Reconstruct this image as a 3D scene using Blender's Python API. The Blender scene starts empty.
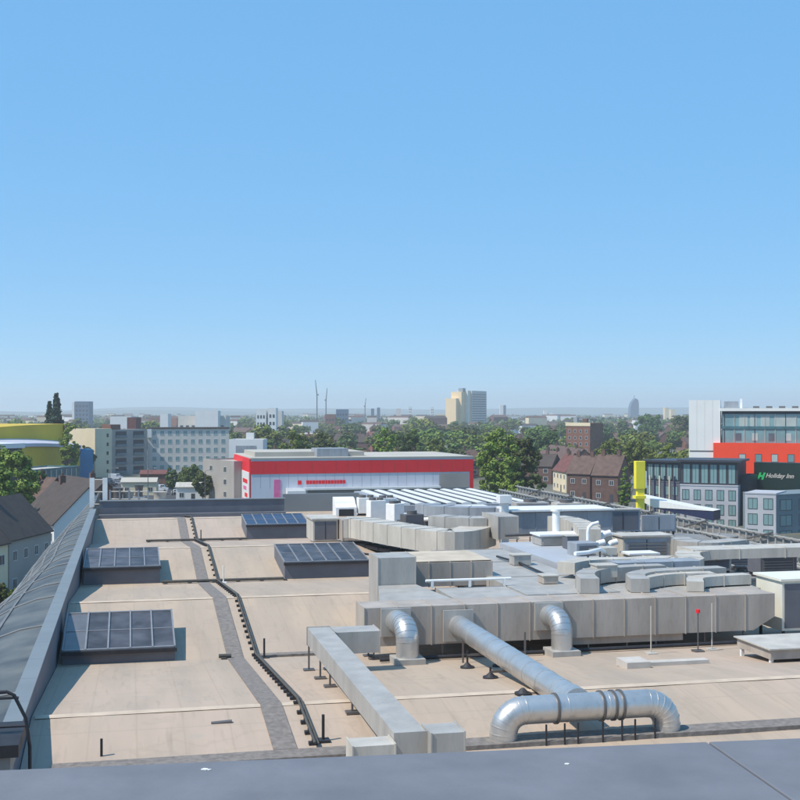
import bpy, math, random
from mathutils import Vector, Matrix
random.seed(7)
S = bpy.context.scene
COL = S.collection
PI = math.pi
F = 1200.0
ANG = math.atan(270/1200); CA, SA = math.cos(ANG), math.sin(ANG)
H = 10.0
GZ = -14.0

def W(px, d):
    """world x,y of a column of the view at a depth"""
    r = (px-400)/F*d
    return (r*CA+d*SA, d*CA-r*SA)
def G(px, py, z):
    return W(px, F*(H-z)/(py-412))
def ZY(py, d):
    return H-(py-412)*d/F

# ------------------------------------------------------------------ materials
def mat(name, c, rough=.8, metal=0., var=.12, scale=1.2, bump=0., c2=None, objrand=0., spec=.5, detail=5, st=None):
    m = bpy.data.materials.new(name); m.use_nodes = True
    nt = m.node_tree; N = nt.nodes; L = nt.links
    b = N['Principled BSDF']
    b.inputs['Roughness'].default_value = rough; b.inputs['Metallic'].default_value = metal
    b.inputs['Specular IOR Level'].default_value = spec
    tc = N.new('ShaderNodeTexCoord'); nz = N.new('ShaderNodeTexNoise')
    nz.inputs['Scale'].default_value = scale; nz.inputs['Detail'].default_value = detail
    if st:
        mp = N.new('ShaderNodeMapping'); mp.inputs['Scale'].default_value = st; L.new(tc.outputs['Object'], mp.inputs['Vector']); L.new(mp.outputs['Vector'], nz.inputs['Vector'])
    else: L.new(tc.outputs['Object'], nz.inputs['Vector'])
    r = N.new('ShaderNodeValToRGB')
    lo = tuple(x*(1-var) for x in c)+(1,); hi = tuple(min(1, x*(1+var)) for x in (c2 or c))+(1,)
    r.color_ramp.elements[0].position = .3; r.color_ramp.elements[1].position = .7
    r.color_ramp.elements[0].color = lo; r.color_ramp.elements[1].color = hi
    L.new(nz.outputs['Fac'], r.inputs['Fac'])
    out = r.outputs['Color']
    if st:   # rain streaks and grime specks on sheet metal
        n2 = N.new('ShaderNodeTexNoise'); n2.inputs['Scale'].default_value = 7; n2.inputs['Detail'].default_value = 8; L.new(mp.outputs['Vector'], n2.inputs['Vector'])
        g2 = N.new('ShaderNodeMapRange'); g2.inputs['From Min'].default_value = .52; g2.inputs['From Max'].default_value = .72; g2.inputs['To Max'].default_value = .22; L.new(n2.outputs['Fac'], g2.inputs['Value'])
        x2 = N.new('ShaderNodeMix'); x2.data_type = 'RGBA'; x2.inputs[7].default_value = tuple(v*.5 for v in (c[0]*1.05, c[1]*.95, c[2]*.85))+(1,)
        L.new(g2.outputs['Result'], x2.inputs[0]); L.new(out, x2.inputs[6]); out = x2.outputs[2]
    if objrand:
        oi = N.new('ShaderNodeObjectInfo'); hs = N.new('ShaderNodeHueSaturation')
        mr = N.new('ShaderNodeMapRange'); mr.inputs['To Min'].default_value = 1-objrand; mr.inputs['To Max'].default_value = 1+objrand
        L.new(oi.outputs['Random'], mr.inputs['Value']); L.new(mr.outputs['Result'], hs.inputs['Value'])
        m2 = N.new('ShaderNodeMapRange'); m2.inputs['To Min'].default_value = .5-.05*objrand/.25; m2.inputs['To Max'].default_value = .5+.02*objrand/.25
        L.new(oi.outputs['Random'], m2.inputs['Value']); L.new(m2.outputs['Result'], hs.inputs['Hue'])
        L.new(out, hs.inputs['Color']); out = hs.outputs['Color']
    L.new(out, b.inputs['Base Color'])
    if bump:
        bp = N.new('ShaderNodeBump'); bp.inputs['Strength'].default_value = bump; bp.inputs['Distance'].default_value = .05
        L.new(nz.outputs['Fac'], bp.inputs['Height']); L.new(bp.outputs['Normal'], b.inputs['Normal'])
    return m

def roof_mat():
    m = bpy.data.materials.new('roof_membrane'); m.use_nodes = True
    nt = m.node_tree; N = nt.nodes; L = nt.links; b = N['Principled BSDF']
    b.inputs['Roughness'].default_value = .85
    tc = N.new('ShaderNodeTexCoord')
    def noise(sc, det=4, stretch=(1, 1, 1)):
        mp = N.new('ShaderNodeMapping'); mp.inputs['Scale'].default_value = stretch
        L.new(tc.outputs['Object'], mp.inputs['Vector'])
        n = N.new('ShaderNodeTexNoise'); n.inputs['Scale'].default_value = sc; n.inputs['Detail'].default_value = det
        L.new(mp.outputs['Vector'], n.inputs['Vector']); return n
    def mix(fac, a, c, mode='MIX'):
        x = N.new('ShaderNodeMix'); x.data_type = 'RGBA'; x.blend_type = mode
        if isinstance(fac, float): x.inputs[0].default_value = fac
        else: L.new(fac, x.inputs[0])
        for i, v in ((6, a), (7, c)):
            if isinstance(v, tuple): x.inputs[i].default_value = v
            else: L.new(v, x.inputs[i])
        return x.outputs[2]
    def ramp(src, p0, p1):
        r = N.new('ShaderNodeMapRange'); r.inputs['From Min'].default_value = p0; r.inputs['From Max'].default_value = p1
        L.new(src, r.inputs['Value']); return r.outputs['Result']
    big = noise(.09); base = mix(ramp(big.outputs['Fac'], .35, .65), (.425, .335, .26, 1), (.475, .365, .26, 1))
    pk = noise(.05, 2); base = mix(ramp(pk.outputs['Fac'], .45, .75), base, (.47, .36, .295, 1))
    st = noise(.5, 6, (1.6, .25, 1)); base = mix(ramp(st.outputs['Fac'], .42, .75), base, (.36, .29, .225, 1))
    blot = noise(1.3, 6); base = mix(ramp(blot.outputs['Fac'], .60, .8), base, (.40, .335, .265, 1))
    # welded laps every 1.05 m along the roof, cross laps every 7 m
    sx = N.new('ShaderNodeSeparateXYZ'); L.new(tc.outputs['Object'], sx.inputs[0])
    def lap(sock, period, width, off=0.):
        a = N.new('ShaderNodeMath'); a.operation = 'ADD'; a.inputs[1].default_value = 400+off; L.new(sock, a.inputs[0])
        mo = N.new('ShaderNodeMath'); mo.operation = 'MODULO'; mo.inputs[1].default_value = period; L.new(a.outputs[0], mo.inputs[0])
        lt = N.new('ShaderNodeMath'); lt.operation = 'LESS_THAN'; lt.inputs[1].default_value = width; L.new(mo.outputs[0], lt.inputs[0])
        return lt.outputs[0]
    l1 = N.new('ShaderNodeMath'); l1.operation = 'MULTIPLY'; l1.inputs[1].default_value = .42; L.new(lap(sx.outputs['X'], 1.32, .055), l1.inputs[0])
    base = mix(l1.outputs[0], base, (.36, .28, .21, 1))
    l2 = N.new('ShaderNodeMath'); l2.operation = 'MULTIPLY'; l2.inputs[1].default_value = .5; L.new(lap(sx.outputs['Y'], 5.3, .09, 1.3), l2.inputs[0])
    base = mix(l2.outputs[0], base, (.38, .30, .23, 1))
    # sheet to sheet tone differences
    def m1(op, v, sock):
        n = N.new('ShaderNodeMath'); n.operation = op; n.inputs[1].default_value = v; L.new(sock, n.inputs[0]); return n.outputs[0]
    fx = m1('FLOOR', 0, m1('DIVIDE', 1.32, m1('ADD', 400, sx.outputs['X']))); fy = m1('FLOOR', 0, m1('DIVIDE', 5.3, m1('ADD', 401.3, sx.outputs['Y'])))
    cb = N.new('ShaderNodeCombineXYZ'); L.new(fx, cb.inputs[0]); L.new(fy, cb.inputs[1]); wn = N.new('ShaderNodeTexWhiteNoise'); L.new(cb.outputs[0], wn.inputs['Vector'])
    shv = N.new('ShaderNodeMapRange'); shv.inputs['To Max'].default_value = .22; L.new(wn.outputs['Value'], shv.inputs['Value'])
    base = mix(shv.outputs['Result'], base, (.40, .325, .25, 1))
    # dried puddle rims and dirt streaks
    pn = noise(.33, 5); d1 = m1('ABSOLUTE', 0, m1('SUBTRACT', .56, pn.outputs['Fac'])); rim = N.new('ShaderNodeMapRange'); rim.inputs['From Min'].default_value = .018; rim.inputs['From Max'].default_value = 0; rim.inputs['To Max'].default_value = .22
    L.new(d1, rim.inputs['Value']); base = mix(rim.outputs['Result'], base, (.30, .24, .18, 1))
    sk_ = noise(2.2, 7, (2.5, .22, 1)); base = mix(m1('MULTIPLY', .45, ramp(sk_.outputs['Fac'], .55, .8)), base, (.27, .22, .17, 1))
    L.new(base, b.inputs['Base Color'])
    bp = N.new('ShaderNodeBump'); bp.inputs['Strength'].default_value = .4; bp.inputs['Distance'].default_value = .04
    L.new(st.outputs['Fac'], bp.inputs['Height']); L.new(bp.outputs['Normal'], b.inputs['Normal'])
    return m

def leaf_mat(name, c, rnd=.25):
    m = mat(name, c, .6, var=.35, scale=.6, objrand=rnd, spec=.2, detail=3)
    b = m.node_tree.nodes['Principled BSDF']
    return m

M = {}
M['roof'] = roof_mat()
M['galv'] = mat('galvanised_sheet', (.38, .36, .33), .55, .12, .09, .9, .08, c2=(.42, .40, .365), st=(1.6, 1.6, .35))
M['galvbrown'] = mat('weathered_galvanised_sheet', (.39, .335, .285), .6, .08, .12, .7, .08, c2=(.43, .375, .32), st=(1.6, 1.6, .35))
M['galvpale'] = mat('pale_galvanised_sheet', (.50, .465, .405), .6, .05, .15, .8, .15, st=(1.6, 1.6, .35))
M['galvbeige'] = mat('beige_top_sheet', (.52, .44, .34), .8, 0, .15, .9)
M['galvblue'] = mat('bluish_galvanised_sheet', (.29, .315, .345), .6, .05, .16, .8, .1, st=(1.6, 1.6, .35))
M['spiral'] = mat('spiral_duct_steel', (.60, .585, .56), .38, .75, .10, 1.4, .05, st=(1, 1, .6))
M['steel'] = mat('support_steel', (.16, .15, .145), .5, .5, .1, 3)
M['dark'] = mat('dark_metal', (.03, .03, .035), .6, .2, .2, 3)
M['coping'] = mat('grey_blue_coping', (.20, .225, .235), .55, .1, .07, .5, .05)
M['wallcop'] = mat('foreground_coping', (.155, .160, .178), .7, .0, .13, 3.5, .25, detail=10)
M['bwall'] = mat('blue_grey_cladding', (.12, .13, .155), .6, .1, .15, .7)
M['upst'] = mat('upstand_grey', (.13, .135, .155), .6, .1, .12, 1)
M['glassdk'] = mat('roof_light_glass', (.070, .068, .075), .42, 0, .5, 1.1, spec=.3, objrand=.3)
M['glassbl'] = mat('blue_roof_light_glass', (.035, .060, .115), .4, 0, .2, 1.5, spec=.25)
M['glassgr'] = mat('clouded_roof_light_glass', (.13, .125, .13), .3, 0, .15, 1.5)
M['bar'] = mat('glazing_bar', (.27, .27, .28), .5, .3, .1, 3)
M['walk'] = mat('walkway_grating', (.20, .175, .155), .9, 0, .25, 6, .3)
M['walkkerb'] = mat('pale_walkway_edge', (.50, .46, .41), .9, 0, .1, 2)
M['flash'] = mat('roof_flashing', (.53, .43, .33), .85, 0, .12, 2)
M['cable'] = mat('dark_cable_tray', (.075, .07, .06), .7, 0, .2, 4)
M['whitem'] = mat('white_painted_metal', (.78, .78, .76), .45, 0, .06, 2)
M['cream'] = mat('cream_painted_metal', (.72, .70, .60), .5, 0, .06, 1.5)
M['slabtop'] = mat('pale_blue_roof_sheet', (.39, .41, .44), .6, 0, .08, .6)
M['seam'] = mat('vault_seam_sheet', (.065, .07, .075), .5, .1, .3, .5, .1, c2=(.12, .12, .105))
M['rib'] = mat('rib_grey', (.24, .235, .225), .6, .1, .15, .8)
M['riblight'] = mat('rib_light', (.44, .43, .40), .6, .1, .1, .8)
M['whiteglass'] = mat('white_glazed_strip', (.66, .65, .62), .5, 0, .04, 1)
M['red'] = mat('red_cladding', (.80, .004, .012), .5, 0, .04, .3)
M['hotred'] = mat('orange_red_cladding', (.95, .065, .012), .5, 0, .05, .3)
M['storewall'] = mat('pale_blue_store_cladding', (.60, .62, .68), .6, 0, .06, .2)
M['storedark'] = mat('grey_store_cladding', (.20, .22, .23), .6, 0, .12, .2)
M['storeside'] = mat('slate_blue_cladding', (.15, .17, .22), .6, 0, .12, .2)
M['beigeroof'] = mat('pale_flat_roof', (.45, .42, .36), .9, 0, .1, .1)
M['pink'] = mat('pink_sign', (.75, .15, .35), .5)
M['yellow'] = mat('bright_yellow_vinyl', (.92, .78, .04), .5, 0, .05, .5)
M['mustard'] = mat('mustard_cladding', (.60, .41, .012), .6, 0, .15, .06)
M['lav'] = mat('lavender_roof_sheet', (.52, .52, .60), .5, 0, .06, .2)
M['blue'] = mat('blue_cladding', (.02, .22, .42), .5, 0, .1, .2)
M['teal'] = mat('teal_glass', (.07, .16, .18), .2, 0, .3, .5)
M['creamwall'] = mat('cream_render', (.72, .61, .42), .85, 0, .08, .15)
M['greywall'] = mat('grey_render', (.36, .33, .30), .85, 0, .1, .15)
M['bluegrey'] = mat('blue_grey_render', (.62, .58, .52), .85, 0, .08, .15)
M['whitewall'] = mat('white_render', (.72, .72, .70), .8, 0, .05, .15)
M['hotwhite'] = mat('white_panel_cladding', (.80, .79, .75), .6, 0, .04, .15)
M['brick'] = mat('red_brick', (.20, .095, .065), .9, 0, .2, .8)
M['brickdk'] = mat('dark_brick', (.13, .075, .06), .9, 0, .2, .8)
M['slate'] = mat('dark_slate_roof', (.062, .046, .038), .8, 0, .2, .8)
M['tile'] = mat('brown_tile_roof', (.12, .075, .06), .85, 0, .25, .8)
M['redtile'] = mat('red_tile_roof', (.15, .055, .045), .85, 0, .2, .8)
M['greyrf'] = mat('grey_flat_roof', (.16, .16, .165), .85, 0, .15, .3)
M['win'] = mat('window_glass', (.05, .065, .08), .12, 0, .3, .2, spec=.7)
M['wfr'] = mat('window_frame_white', (.6, .6, .58), .6)
M['wfd'] = mat('window_frame_dark', (.05, .05, .055), .6)
M['hglass'] = mat('hotel_glass', (.20, .33, .34), .15, 0, .35, .12, spec=.8)
M['hglassl'] = mat('hotel_blind_glass', (.45, .50, .47), .3, 0, .1, .3)
M['charcoal'] = mat('charcoal_cladding', (.035, .038, .05), .5, 0, .2, .2)
M['navy'] = mat('navy_fascia', (.012, .02, .07), .5)
M['signdk'] = mat('dark_green_sign_panel', (.006, .022, .016), .4)
M['signgr'] = mat('green_sign_letter', (.02, .45, .12), .5)
M['palebrick'] = mat('pale_grey_brick', (.42, .43, .46), .85, 0, .08, .3)
M['tealwall'] = mat('dark_teal_cladding', (.17, .215, .235), .8, 0, .08, .3)  # one even dull teal, darker than the pale brick
M['gold'] = mat('gold_panel', (.82, .63, .38), .7, 0, .05, .05)
M['towergrey'] = mat('tower_grey_panel', (.60, .55, .50), .8, 0, .06, .05)
M['fartower'] = mat('far_tower_blue', (.10, .15, .22), .5, 0, .1, .05)
M['asphalt'] = mat('asphalt', (.055, .055, .058), .9, 0, .15, .1)
M['pave'] = mat('pavement', (.25, .245, .235), .9, 0, .1, .2)
M['ground'] = mat('ground', (.10, .105, .07), .95, 0, .4, .02, c2=(.14, .13, .10))
M['grass'] = mat('grass_verge', (.085, .12, .035), .95, 0, .3, .3)
M['hill'] = mat('hill', (.05, .08, .05), .95, 0, .3, .002)
M['bark'] = mat('bark', (.07, .055, .04), .95, 0, .2, 2)
M['leafA'] = leaf_mat('mid_green_leaves', (.12, .17, .030))
M['leafB'] = leaf_mat('dark_green_leaves', (.075, .120, .032))
M['leafC'] = leaf_mat('bright_green_leaves', (.15, .215, .033), .12)
M['leafD'] = leaf_mat('olive_brown_leaves', (.11, .095, .045), .15)
M['leafE'] = leaf_mat('blue_green_conifer', (.022, .055, .035), .1)
M['tyre'] = mat('tyre_rubber', (.02, .02, .02), .9)
CARP = [mat('car_paint_'+n, c, .25, .2, .02, 1) for n, c in (('white', (.78, .78, .78)), ('silver', (.45, .46, .48)), ('black', (.02, .02, .025)), ('red', (.4, .02, .02)), ('blue', (.03, .07, .2)), ('grey', (.15, .155, .16)))]

# ------------------------------------------------------------------ mesh builder
class MB:
    def __init__(s): s.v = []; s.f = []; s.m = []; s.sm = []; s.mi = 0; s.smooth = False; s.X = None
    def add(s, vs, fs):
        o = len(s.v)
        for v in vs:
            v = Vector(v)
            if s.X is not None: v = s.X @ v
            s.v.append(v)
        for f in fs:
            s.f.append([i+o for i in f]); s.m.append(s.mi); s.sm.append(s.smooth)
        return s
    def box(s, x0, x1, y0, y1, z0, z1):
        return s.add([(x0, y0, z0), (x1, y0, z0), (x1, y1, z0), (x0, y1, z0), (x0, y0, z1), (x1, y0, z1), (x1, y1, z1), (x0, y1, z1)],
            [(3, 2, 1, 0), (4, 5, 6, 7), (0, 1, 5, 4), (1, 2, 6, 5), (2, 3, 7, 6), (3, 0, 4, 7)])
    def prism(s, poly, z0, z1):
        """poly counter-clockwise in xy"""
        n = len(poly)
        z0f = z0 if callable(z0) else (lambda x, y: z0); z1f = z1 if callable(z1) else (lambda x, y: z1)
        vs = [(x, y, z0f(x, y)) for x, y in poly]+[(x, y, z1f(x, y)) for x, y in poly]
        return s.add(vs, [list(range(n))[::-1], list(range(n, 2*n))]+[(i, (i+1) % n, (i+1) % n+n, i+n) for i in range(n)])
    def profx(s, prof, x0, x1):
        """profile (y,z) counter-clockwise seen from +x, extruded in x"""
        n = len(prof)
        vs = [(x0, y, z) for y, z in prof]+[(x1, y, z) for y, z in prof]
        return s.add(vs, [list(range(n))[::-1], list(range(n, 2*n))]+[(i, (i+1) % n, (i+1) % n+n, i+n) for i in range(n)])
    def tube(s, pts, r, seg=10, caps=True, rfun=None):
        pts = [Vector(p) for p in pts]; n = len(pts); vs = []
        up = Vector((0, 0, 1)); prev = None
        for i, p in enumerate(pts):
            t = (pts[min(i+1, n-1)]-pts[max(i-1, 0)]).normalized()
            if prev is None:
                a = up if abs(t.z) < .9 else Vector((1, 0, 0)); u = t.cross(a).normalized()
            else: u = (prev-t*prev.dot(t)).normalized()
            prev = u; w = t.cross(u); rr = r[i] if isinstance(r, (list, tuple)) else r
            for k in range(seg):
                a = 2*PI*k/seg; vs.append(p+(u*math.cos(a)+w*math.sin(a))*rr)
        fs = [(i*seg+k, i*seg+(k+1) % seg, (i+1)*seg+(k+1) % seg, (i+1)*seg+k) for i in range(n-1) for k in range(seg)]
        sm = s.smooth; s.smooth = seg > 5; s.add(vs, fs); s.smooth = False
        if caps:
            s.add(vs[:seg], [list(range(seg))[::-1]]); s.add(vs[-seg:], [list(range(seg))])
        s.smooth = sm; return s
    def sweep(s, pts, w, z0, z1):
        """rectangular section swept along an xy path; z0,z1 floats or lists"""
        n = len(pts); P = [Vector((p[0], p[1])) for p in pts]; Lf = []; R = []
        for i in range(n):
            t = (P[min(i+1, n-1)]-P[max(i-1, 0)]).normalized(); nn = Vector((-t.y, t.x))
            Lf.append(P[i]+nn*w/2); R.append(P[i]-nn*w/2)
        g = lambda z, i: z[i] if isinstance(z, (list, tuple)) else z
        vs = []
        for i in range(n):
            vs += [(Lf[i].x, Lf[i].y, g(z0, i)), (R[i].x, R[i].y, g(z0, i)), (R[i].x, R[i].y, g(z1, i)), (Lf[i].x, Lf[i].y, g(z1, i))]
        fs = [(0, 1, 2, 3), tuple(4*(n-1)+k for k in (3, 2, 1, 0))]
        for i in range(n-1):
            a, b = 4*i, 4*i+4
            fs += [(a+3, a+2, b+2, b+3), (a, b, b+1, a+1), (a+1, b+1, b+2, a+2), (a, a+3, b+3, b)]
        return s.add(vs, fs)
    def build(s, name, mats, parent=None, origin=(0, 0, 0), kind=None, bevel=0):
        o0 = Vector(origin)
        me = bpy.data.meshes.new(name); me.from_pydata([tuple(v-o0) for v in s.v], [], s.f); me.update()
        for mm in (mats if isinstance(mats, (list, tuple)) else [mats]): me.materials.append(mm)
        me.polygons.foreach_set('material_index', s.m); me.polygons.foreach_set('use_smooth', s.sm)
        o = bpy.data.objects.new(name, me); COL.objects.link(o)
        if parent is not None: o.parent = parent
        else: o.location = o0
        if kind: o['kind'] = kind
        if bevel:
            b = o.modifiers.new('bevel', 'BEVEL'); b.width = bevel; b.segments = 2; b.limit_method = 'ANGLE'
        return o
def tag(o, label, cat, group=None, kind=None):
    o['label'] = label; o['category'] = cat
    if group: o['group'] = group
    if kind: o['kind'] = kind
    return o
def thing(name, label, cat, loc=(0, 0, 0), rz=0, group=None):
    o = bpy.data.objects.new(name, None); o.empty_display_size = .3; COL.objects.link(o)
    o.location = loc; o.rotation_euler = (0, 0, rz); return tag(o, label, cat, group)
def kids(root):
    return [o for o in COL.objects if o.parent == root]
def dup(root, ch, loc, rz=0, label=None, scale=None):
    r = root.copy(); COL.objects.link(r); r.location = loc; r.rotation_euler = (0, 0, rz)
    if label: r['label'] = label
    if scale: r.scale = scale
    for c in ch:
        k = c.copy(); COL.objects.link(k); k.parent = r
    return r

# ------------------------------------------------------------------ roof
RP = [(12, .6), (27, 0), (36.5, 1.1), (49, 0), (58, 1.1), (71, 0), (80, 1.1), (94, 0), (102, 1.1), (116, 0), (124, .6)]
def RZ(y):
    for (a, za), (b, zb) in zip(RP, RP[1:]):
        if a <= y <= b: return za+(zb-za)*(y-a)/(b-a)
    return 0.
PX0, PX1 = -3.28, -2.78
mb = MB()
xs = [-2.8+i*(47/24) for i in range(25)]; ys = sorted(set([p[0] for p in RP]+list(range(14, 124, 3))))
idx = {}
vs = []
for j, y in enumerate(ys):
    for i, x in enumerate(xs): vs.append((x, y, RZ(y)+(0 if y in (49, 71, 94) else .012*math.sin(x*1.9+j)*math.sin(j*2.1))))
n = len(xs)
mb.add(vs, [(j*n+i, j*n+i+1, (j+1)*n+i+1, (j+1)*n+i) for j in range(len(ys)-1) for i in range(n-1)])
mb.mi = 1
mb.add([(-2.8, 12, -14), (44.2, 12, -14), (44.2, 124, -14), (-2.8, 124, -14), (-2.8, 12, -.3), (44.2, 12, -.3), (44.2, 124, -.3), (-2.8, 124, -.3)],
       [(0, 1, 5, 4), (1, 2, 6, 5), (2, 3, 7, 6), (3, 0, 4, 7), (4, 5, 6, 7)])
hall = thing('flat_roof_hall', 'wide retail hall under a beige folded membrane roof filling the foreground', 'building', (20, 60, GZ))
def part(mbx, name, m, parent, **k): return mbx.build(name, m, parent, origin=parent.location, **k)
part(mb, 'roof', [M['roof'], M['greywall']], hall)
for yr in (36.5, 58, 80, 102):
    q = MB(); q.profx([(yr-.22, 1.1-.005), (yr+.2, 1.1-.005), (yr, 1.135)], -2.7, 44); part(q, 'ridge_flashing', M['flash'], hall)
# gutter strip near the viewer
q = MB(); q.box(-2.0, 44, 32.1, 32.9, .55, .72); part(q, 'gutter_strip', M['walk'], hall)
# parapet left
q = MB(); q.box(PX0+.06, PX1-.04, 29.5, 104, -14, 1.76); part(q, 'left_parapet_wall', M['bwall'], hall)
q = MB()
for k in range(25):
    q.box(PX0, PX1, 29.5+k*3, 29.5+k*3+2.985, 1.762, 1.815)
part(q, 'left_coping', M['coping'], hall)
# dark run of services in the valley gutters
for (ax, bx, yy) in ((1.8, 8.9, 71.0), (1.2, 8.9, 94.0), (3.5, 4.0, 48.9)):
    q = MB(); q.tube([(ax, yy, .14), (bx, yy, .14)], .085, 8)
    for k in range(int((bx-ax)/1.4)+1): q.box(ax+k*1.4+.1, ax+k*1.4+.28, yy-.2, yy+.2, .02, .1)
    o = q.build('valley_pipe', M['cable'], origin=((ax+bx)/2, yy, 0))
    tag(o, {71.0: 'dark pipe joining two grey rooflights across the walkway', 94.0: 'thin dark pipe in the farthest visible roof valley', 48.9: 'short dark pipe end beside nearest walkway kink'}[yy], 'pipe')
q = MB(); q.box(5.2, 9.0, 48.7, 49.15, .01, .13)
tag(q.build('gutter_board', M['walk'], origin=(7, 49, 0)), 'brown gutter strip between the cable run and long grey duct', 'gutter')

# walkway
q = MB(); YW = [32.9, 36.5, 49, 58, 71, 80, 94, 102, 114]
for a, b in zip(YW, YW[1:]):
    za, zb = RZ(a)+.045, RZ(b)+.045
    q.add([(3.85, a, za), (4.5, a, za), (4.5, b, zb), (3.85, b, zb), (3.85, a, za-.04), (4.5, a, za-.04), (4.5, b, zb-.04), (3.85, b, zb-.04)],
          [(0, 1, 2, 3), (0, 4, 5, 1), (1, 5, 6, 2), (3, 7, 4, 0)])
o = q.build('roof_walkway', M['walk'], origin=(4.2, 60, 0)); tag(o, 'long narrow brown grey walkway running up the beige roof', 'walkway')
# cable run with feet
cr = thing('cable_run', 'dark cable run on small block feet beside the walkway', 'cable', (5, 60, 0))
q = MB()
for a, b in zip(YW, YW[1:]):
    q.tube([(5.0, a, RZ(a)+.16), (5.0, b, RZ(b)+.16)], .045, 6); q.tube([(5.1, a, RZ(a)+.13), (5.1, b, RZ(b)+.13)], .03, 5)
part(q, 'cable', M['cable'], cr)
y = 33.2; fb = None
while y < 113:
    q = MB(); z = RZ(y); q.box(-.14, .10, -.09, .09, 0, .09); q.box(-.05, .05, -.05, .05, .09, .16)
    if fb is None:
        fb = q.build('foot', M['dark'], cr); o = fb
    else: o = fb.copy(); COL.objects.link(o)
    o.location = (-.0, y-60, z); y += .8 if y < 58 else 1.25
# thin posts along the run
for (yy, hh, lab) in ((33.4, .75, 'short dark post at near end of the cable run'), (48.6, .8, 'thin dark post beside cable run at nearest roof valley'), (70.3, 1.0, 'pale thin post beside the dark pipe between grey rooflights'), (93, .9, 'small dark post on cable run at the farthest valley')):
    q = MB(); q.tube([(5.3, yy, RZ(yy)), (5.3, yy, RZ(yy)+hh)], .045, 6); q.box(5.12, 5.48, yy-.18, yy+.18, RZ(yy), RZ(yy)+.06)
    tag(q.build('post', M['whitem'] if 'pale' in lab else M['dark'], origin=(5.3, yy, RZ(yy))), lab, 'post')
q = MB(); q.tube([(-.75, 33.3, .72), (-.75, 33.3, 1.2)], .04, 6); tag(q.build('post', M['dark'], origin=(-.75, 33.3, .72)), 'lone short dark stub at near left corner of the roof', 'post')
q = MB(); q.tube([(2.3, 35.2, .95), (2.9, 35.2, .98)], .06, 6); tag(q.build('roof_drain', M['steel'], origin=(2.6, 35.2, .95)), 'small dark roof outlet left of the walkway', 'drain')

# ------------------------------------------------------------------ rooflights
def rooflight(x0, x1, y0, y1, hf, hb, nb, glass, first, label):
    zf = RZ(y0)+hf; zb = RZ(y0)+hb
    t = thing('roof_light', label, 'rooflight', ((x0+x1)/2, y0, RZ(y0)), 0, 'rooflights on the beige roof')
    q = MB(); q.add([(x0, y0, RZ(y0)-.1), (x1, y0, RZ(y0)-.1), (x1, y1, RZ(y0)-.1), (x0, y1, RZ(y0)-.1), (x0, y0, zf), (x1, y0, zf), (x1, y1, zb), (x0, y1, zb)],
                    [(0, 1, 5, 4), (1, 2, 6, 5), (2, 3, 7, 6), (3, 0, 4, 7), (4, 5, 6, 7)])
    part(q, 'upstand', M['upst'], t)
    q = MB(); q.add([(x0-.06, y0-.16, zf-.12), (x1+.08, y0-.16, zf-.12), (x1+.08, y0-.16, zf+.03), (x0-.06, y0-.16, zf+.03), (x0-.06, y0-.002, zf-.12), (x1+.08, y0-.002, zf-.12), (x1+.08, y0-.002, zf+.03), (x0-.06, y0-.002, zf+.03)],
                    [(0, 1, 2, 3), (3, 2, 6, 7), (0, 4, 5, 1), (1, 5, 6, 2), (0, 3, 7, 4)])
    part(q, 'eaves_trim', M['dark'], t)
    w = (x1-x0)/nb; sl = (zb-zf)/(y1-y0)
    def pl(a, b, c, d, o, h):  # slab on the slope
        z = lambda y: zf+sl*(y-y0)
        return MB().add([(a, c, z(c)+o), (b, c, z(c)+o), (b, d, z(d)+o), (a, d, z(d)+o), (a, c, z(c)+o+h), (b, c, z(c)+o+h), (b, d, z(d)+o+h), (a, d, z(d)+o+h)],
                        [(3, 2, 1, 0), (4, 5, 6, 7), (0, 1, 5, 4), (1, 2, 6, 5), (2, 3, 7, 6), (3, 0, 4, 7)])
    for k in range(nb):
        part(pl(x0+k*w+.04, x0+(k+1)*w-.04, y0+.06, y1-.06, .01, .03), 'pane', M['glassgr'] if (first and k == 0) else M[glass], t)
    for k in range(nb+1):
        xx = x0+k*w; part(pl(xx-.035, xx+.035, y0, y1, .01, .09), 'glazing_bar', M['bar'], t)
    q1 = pl(x0+.036, x1-.036, y0-.02, y0+.07, .012, .07); q2 = pl(x0+.036, x1-.036, y1-.08, y1, .012, .07); q3 = pl(x0+.036, x1-.036, (y0+y1)/2-.025, (y0+y1)/2+.025, .012, .05)
    for qq in (q1, q2, q3): part(qq, 'glazing_rail', M['bar'], t)
rooflight(-2.6, 1.76, 49.1, 53.3, .5, 1.3, 5, 'glassdk', True, 'nearest rooflight of dark glass on the left beside the parapet')
rooflight(-2.6, 1.7, 71.3, 76.6, .95, 1.45, 5, 'glassdk', False, 'second rooflight along the parapet with a deep grey front')
rooflight(9.0, 14.1, 71.3, 76.6, .95, 1.45, 6, 'glassdk', False, 'grey rooflight right of the walkway with slanted glazing bars')
rooflight(8.9, 13.8, 94.2, 98.5, 1.1, 1.55, 6, 'glassbl', False, 'blue glass rooflight at far end right of the walkway')

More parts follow.
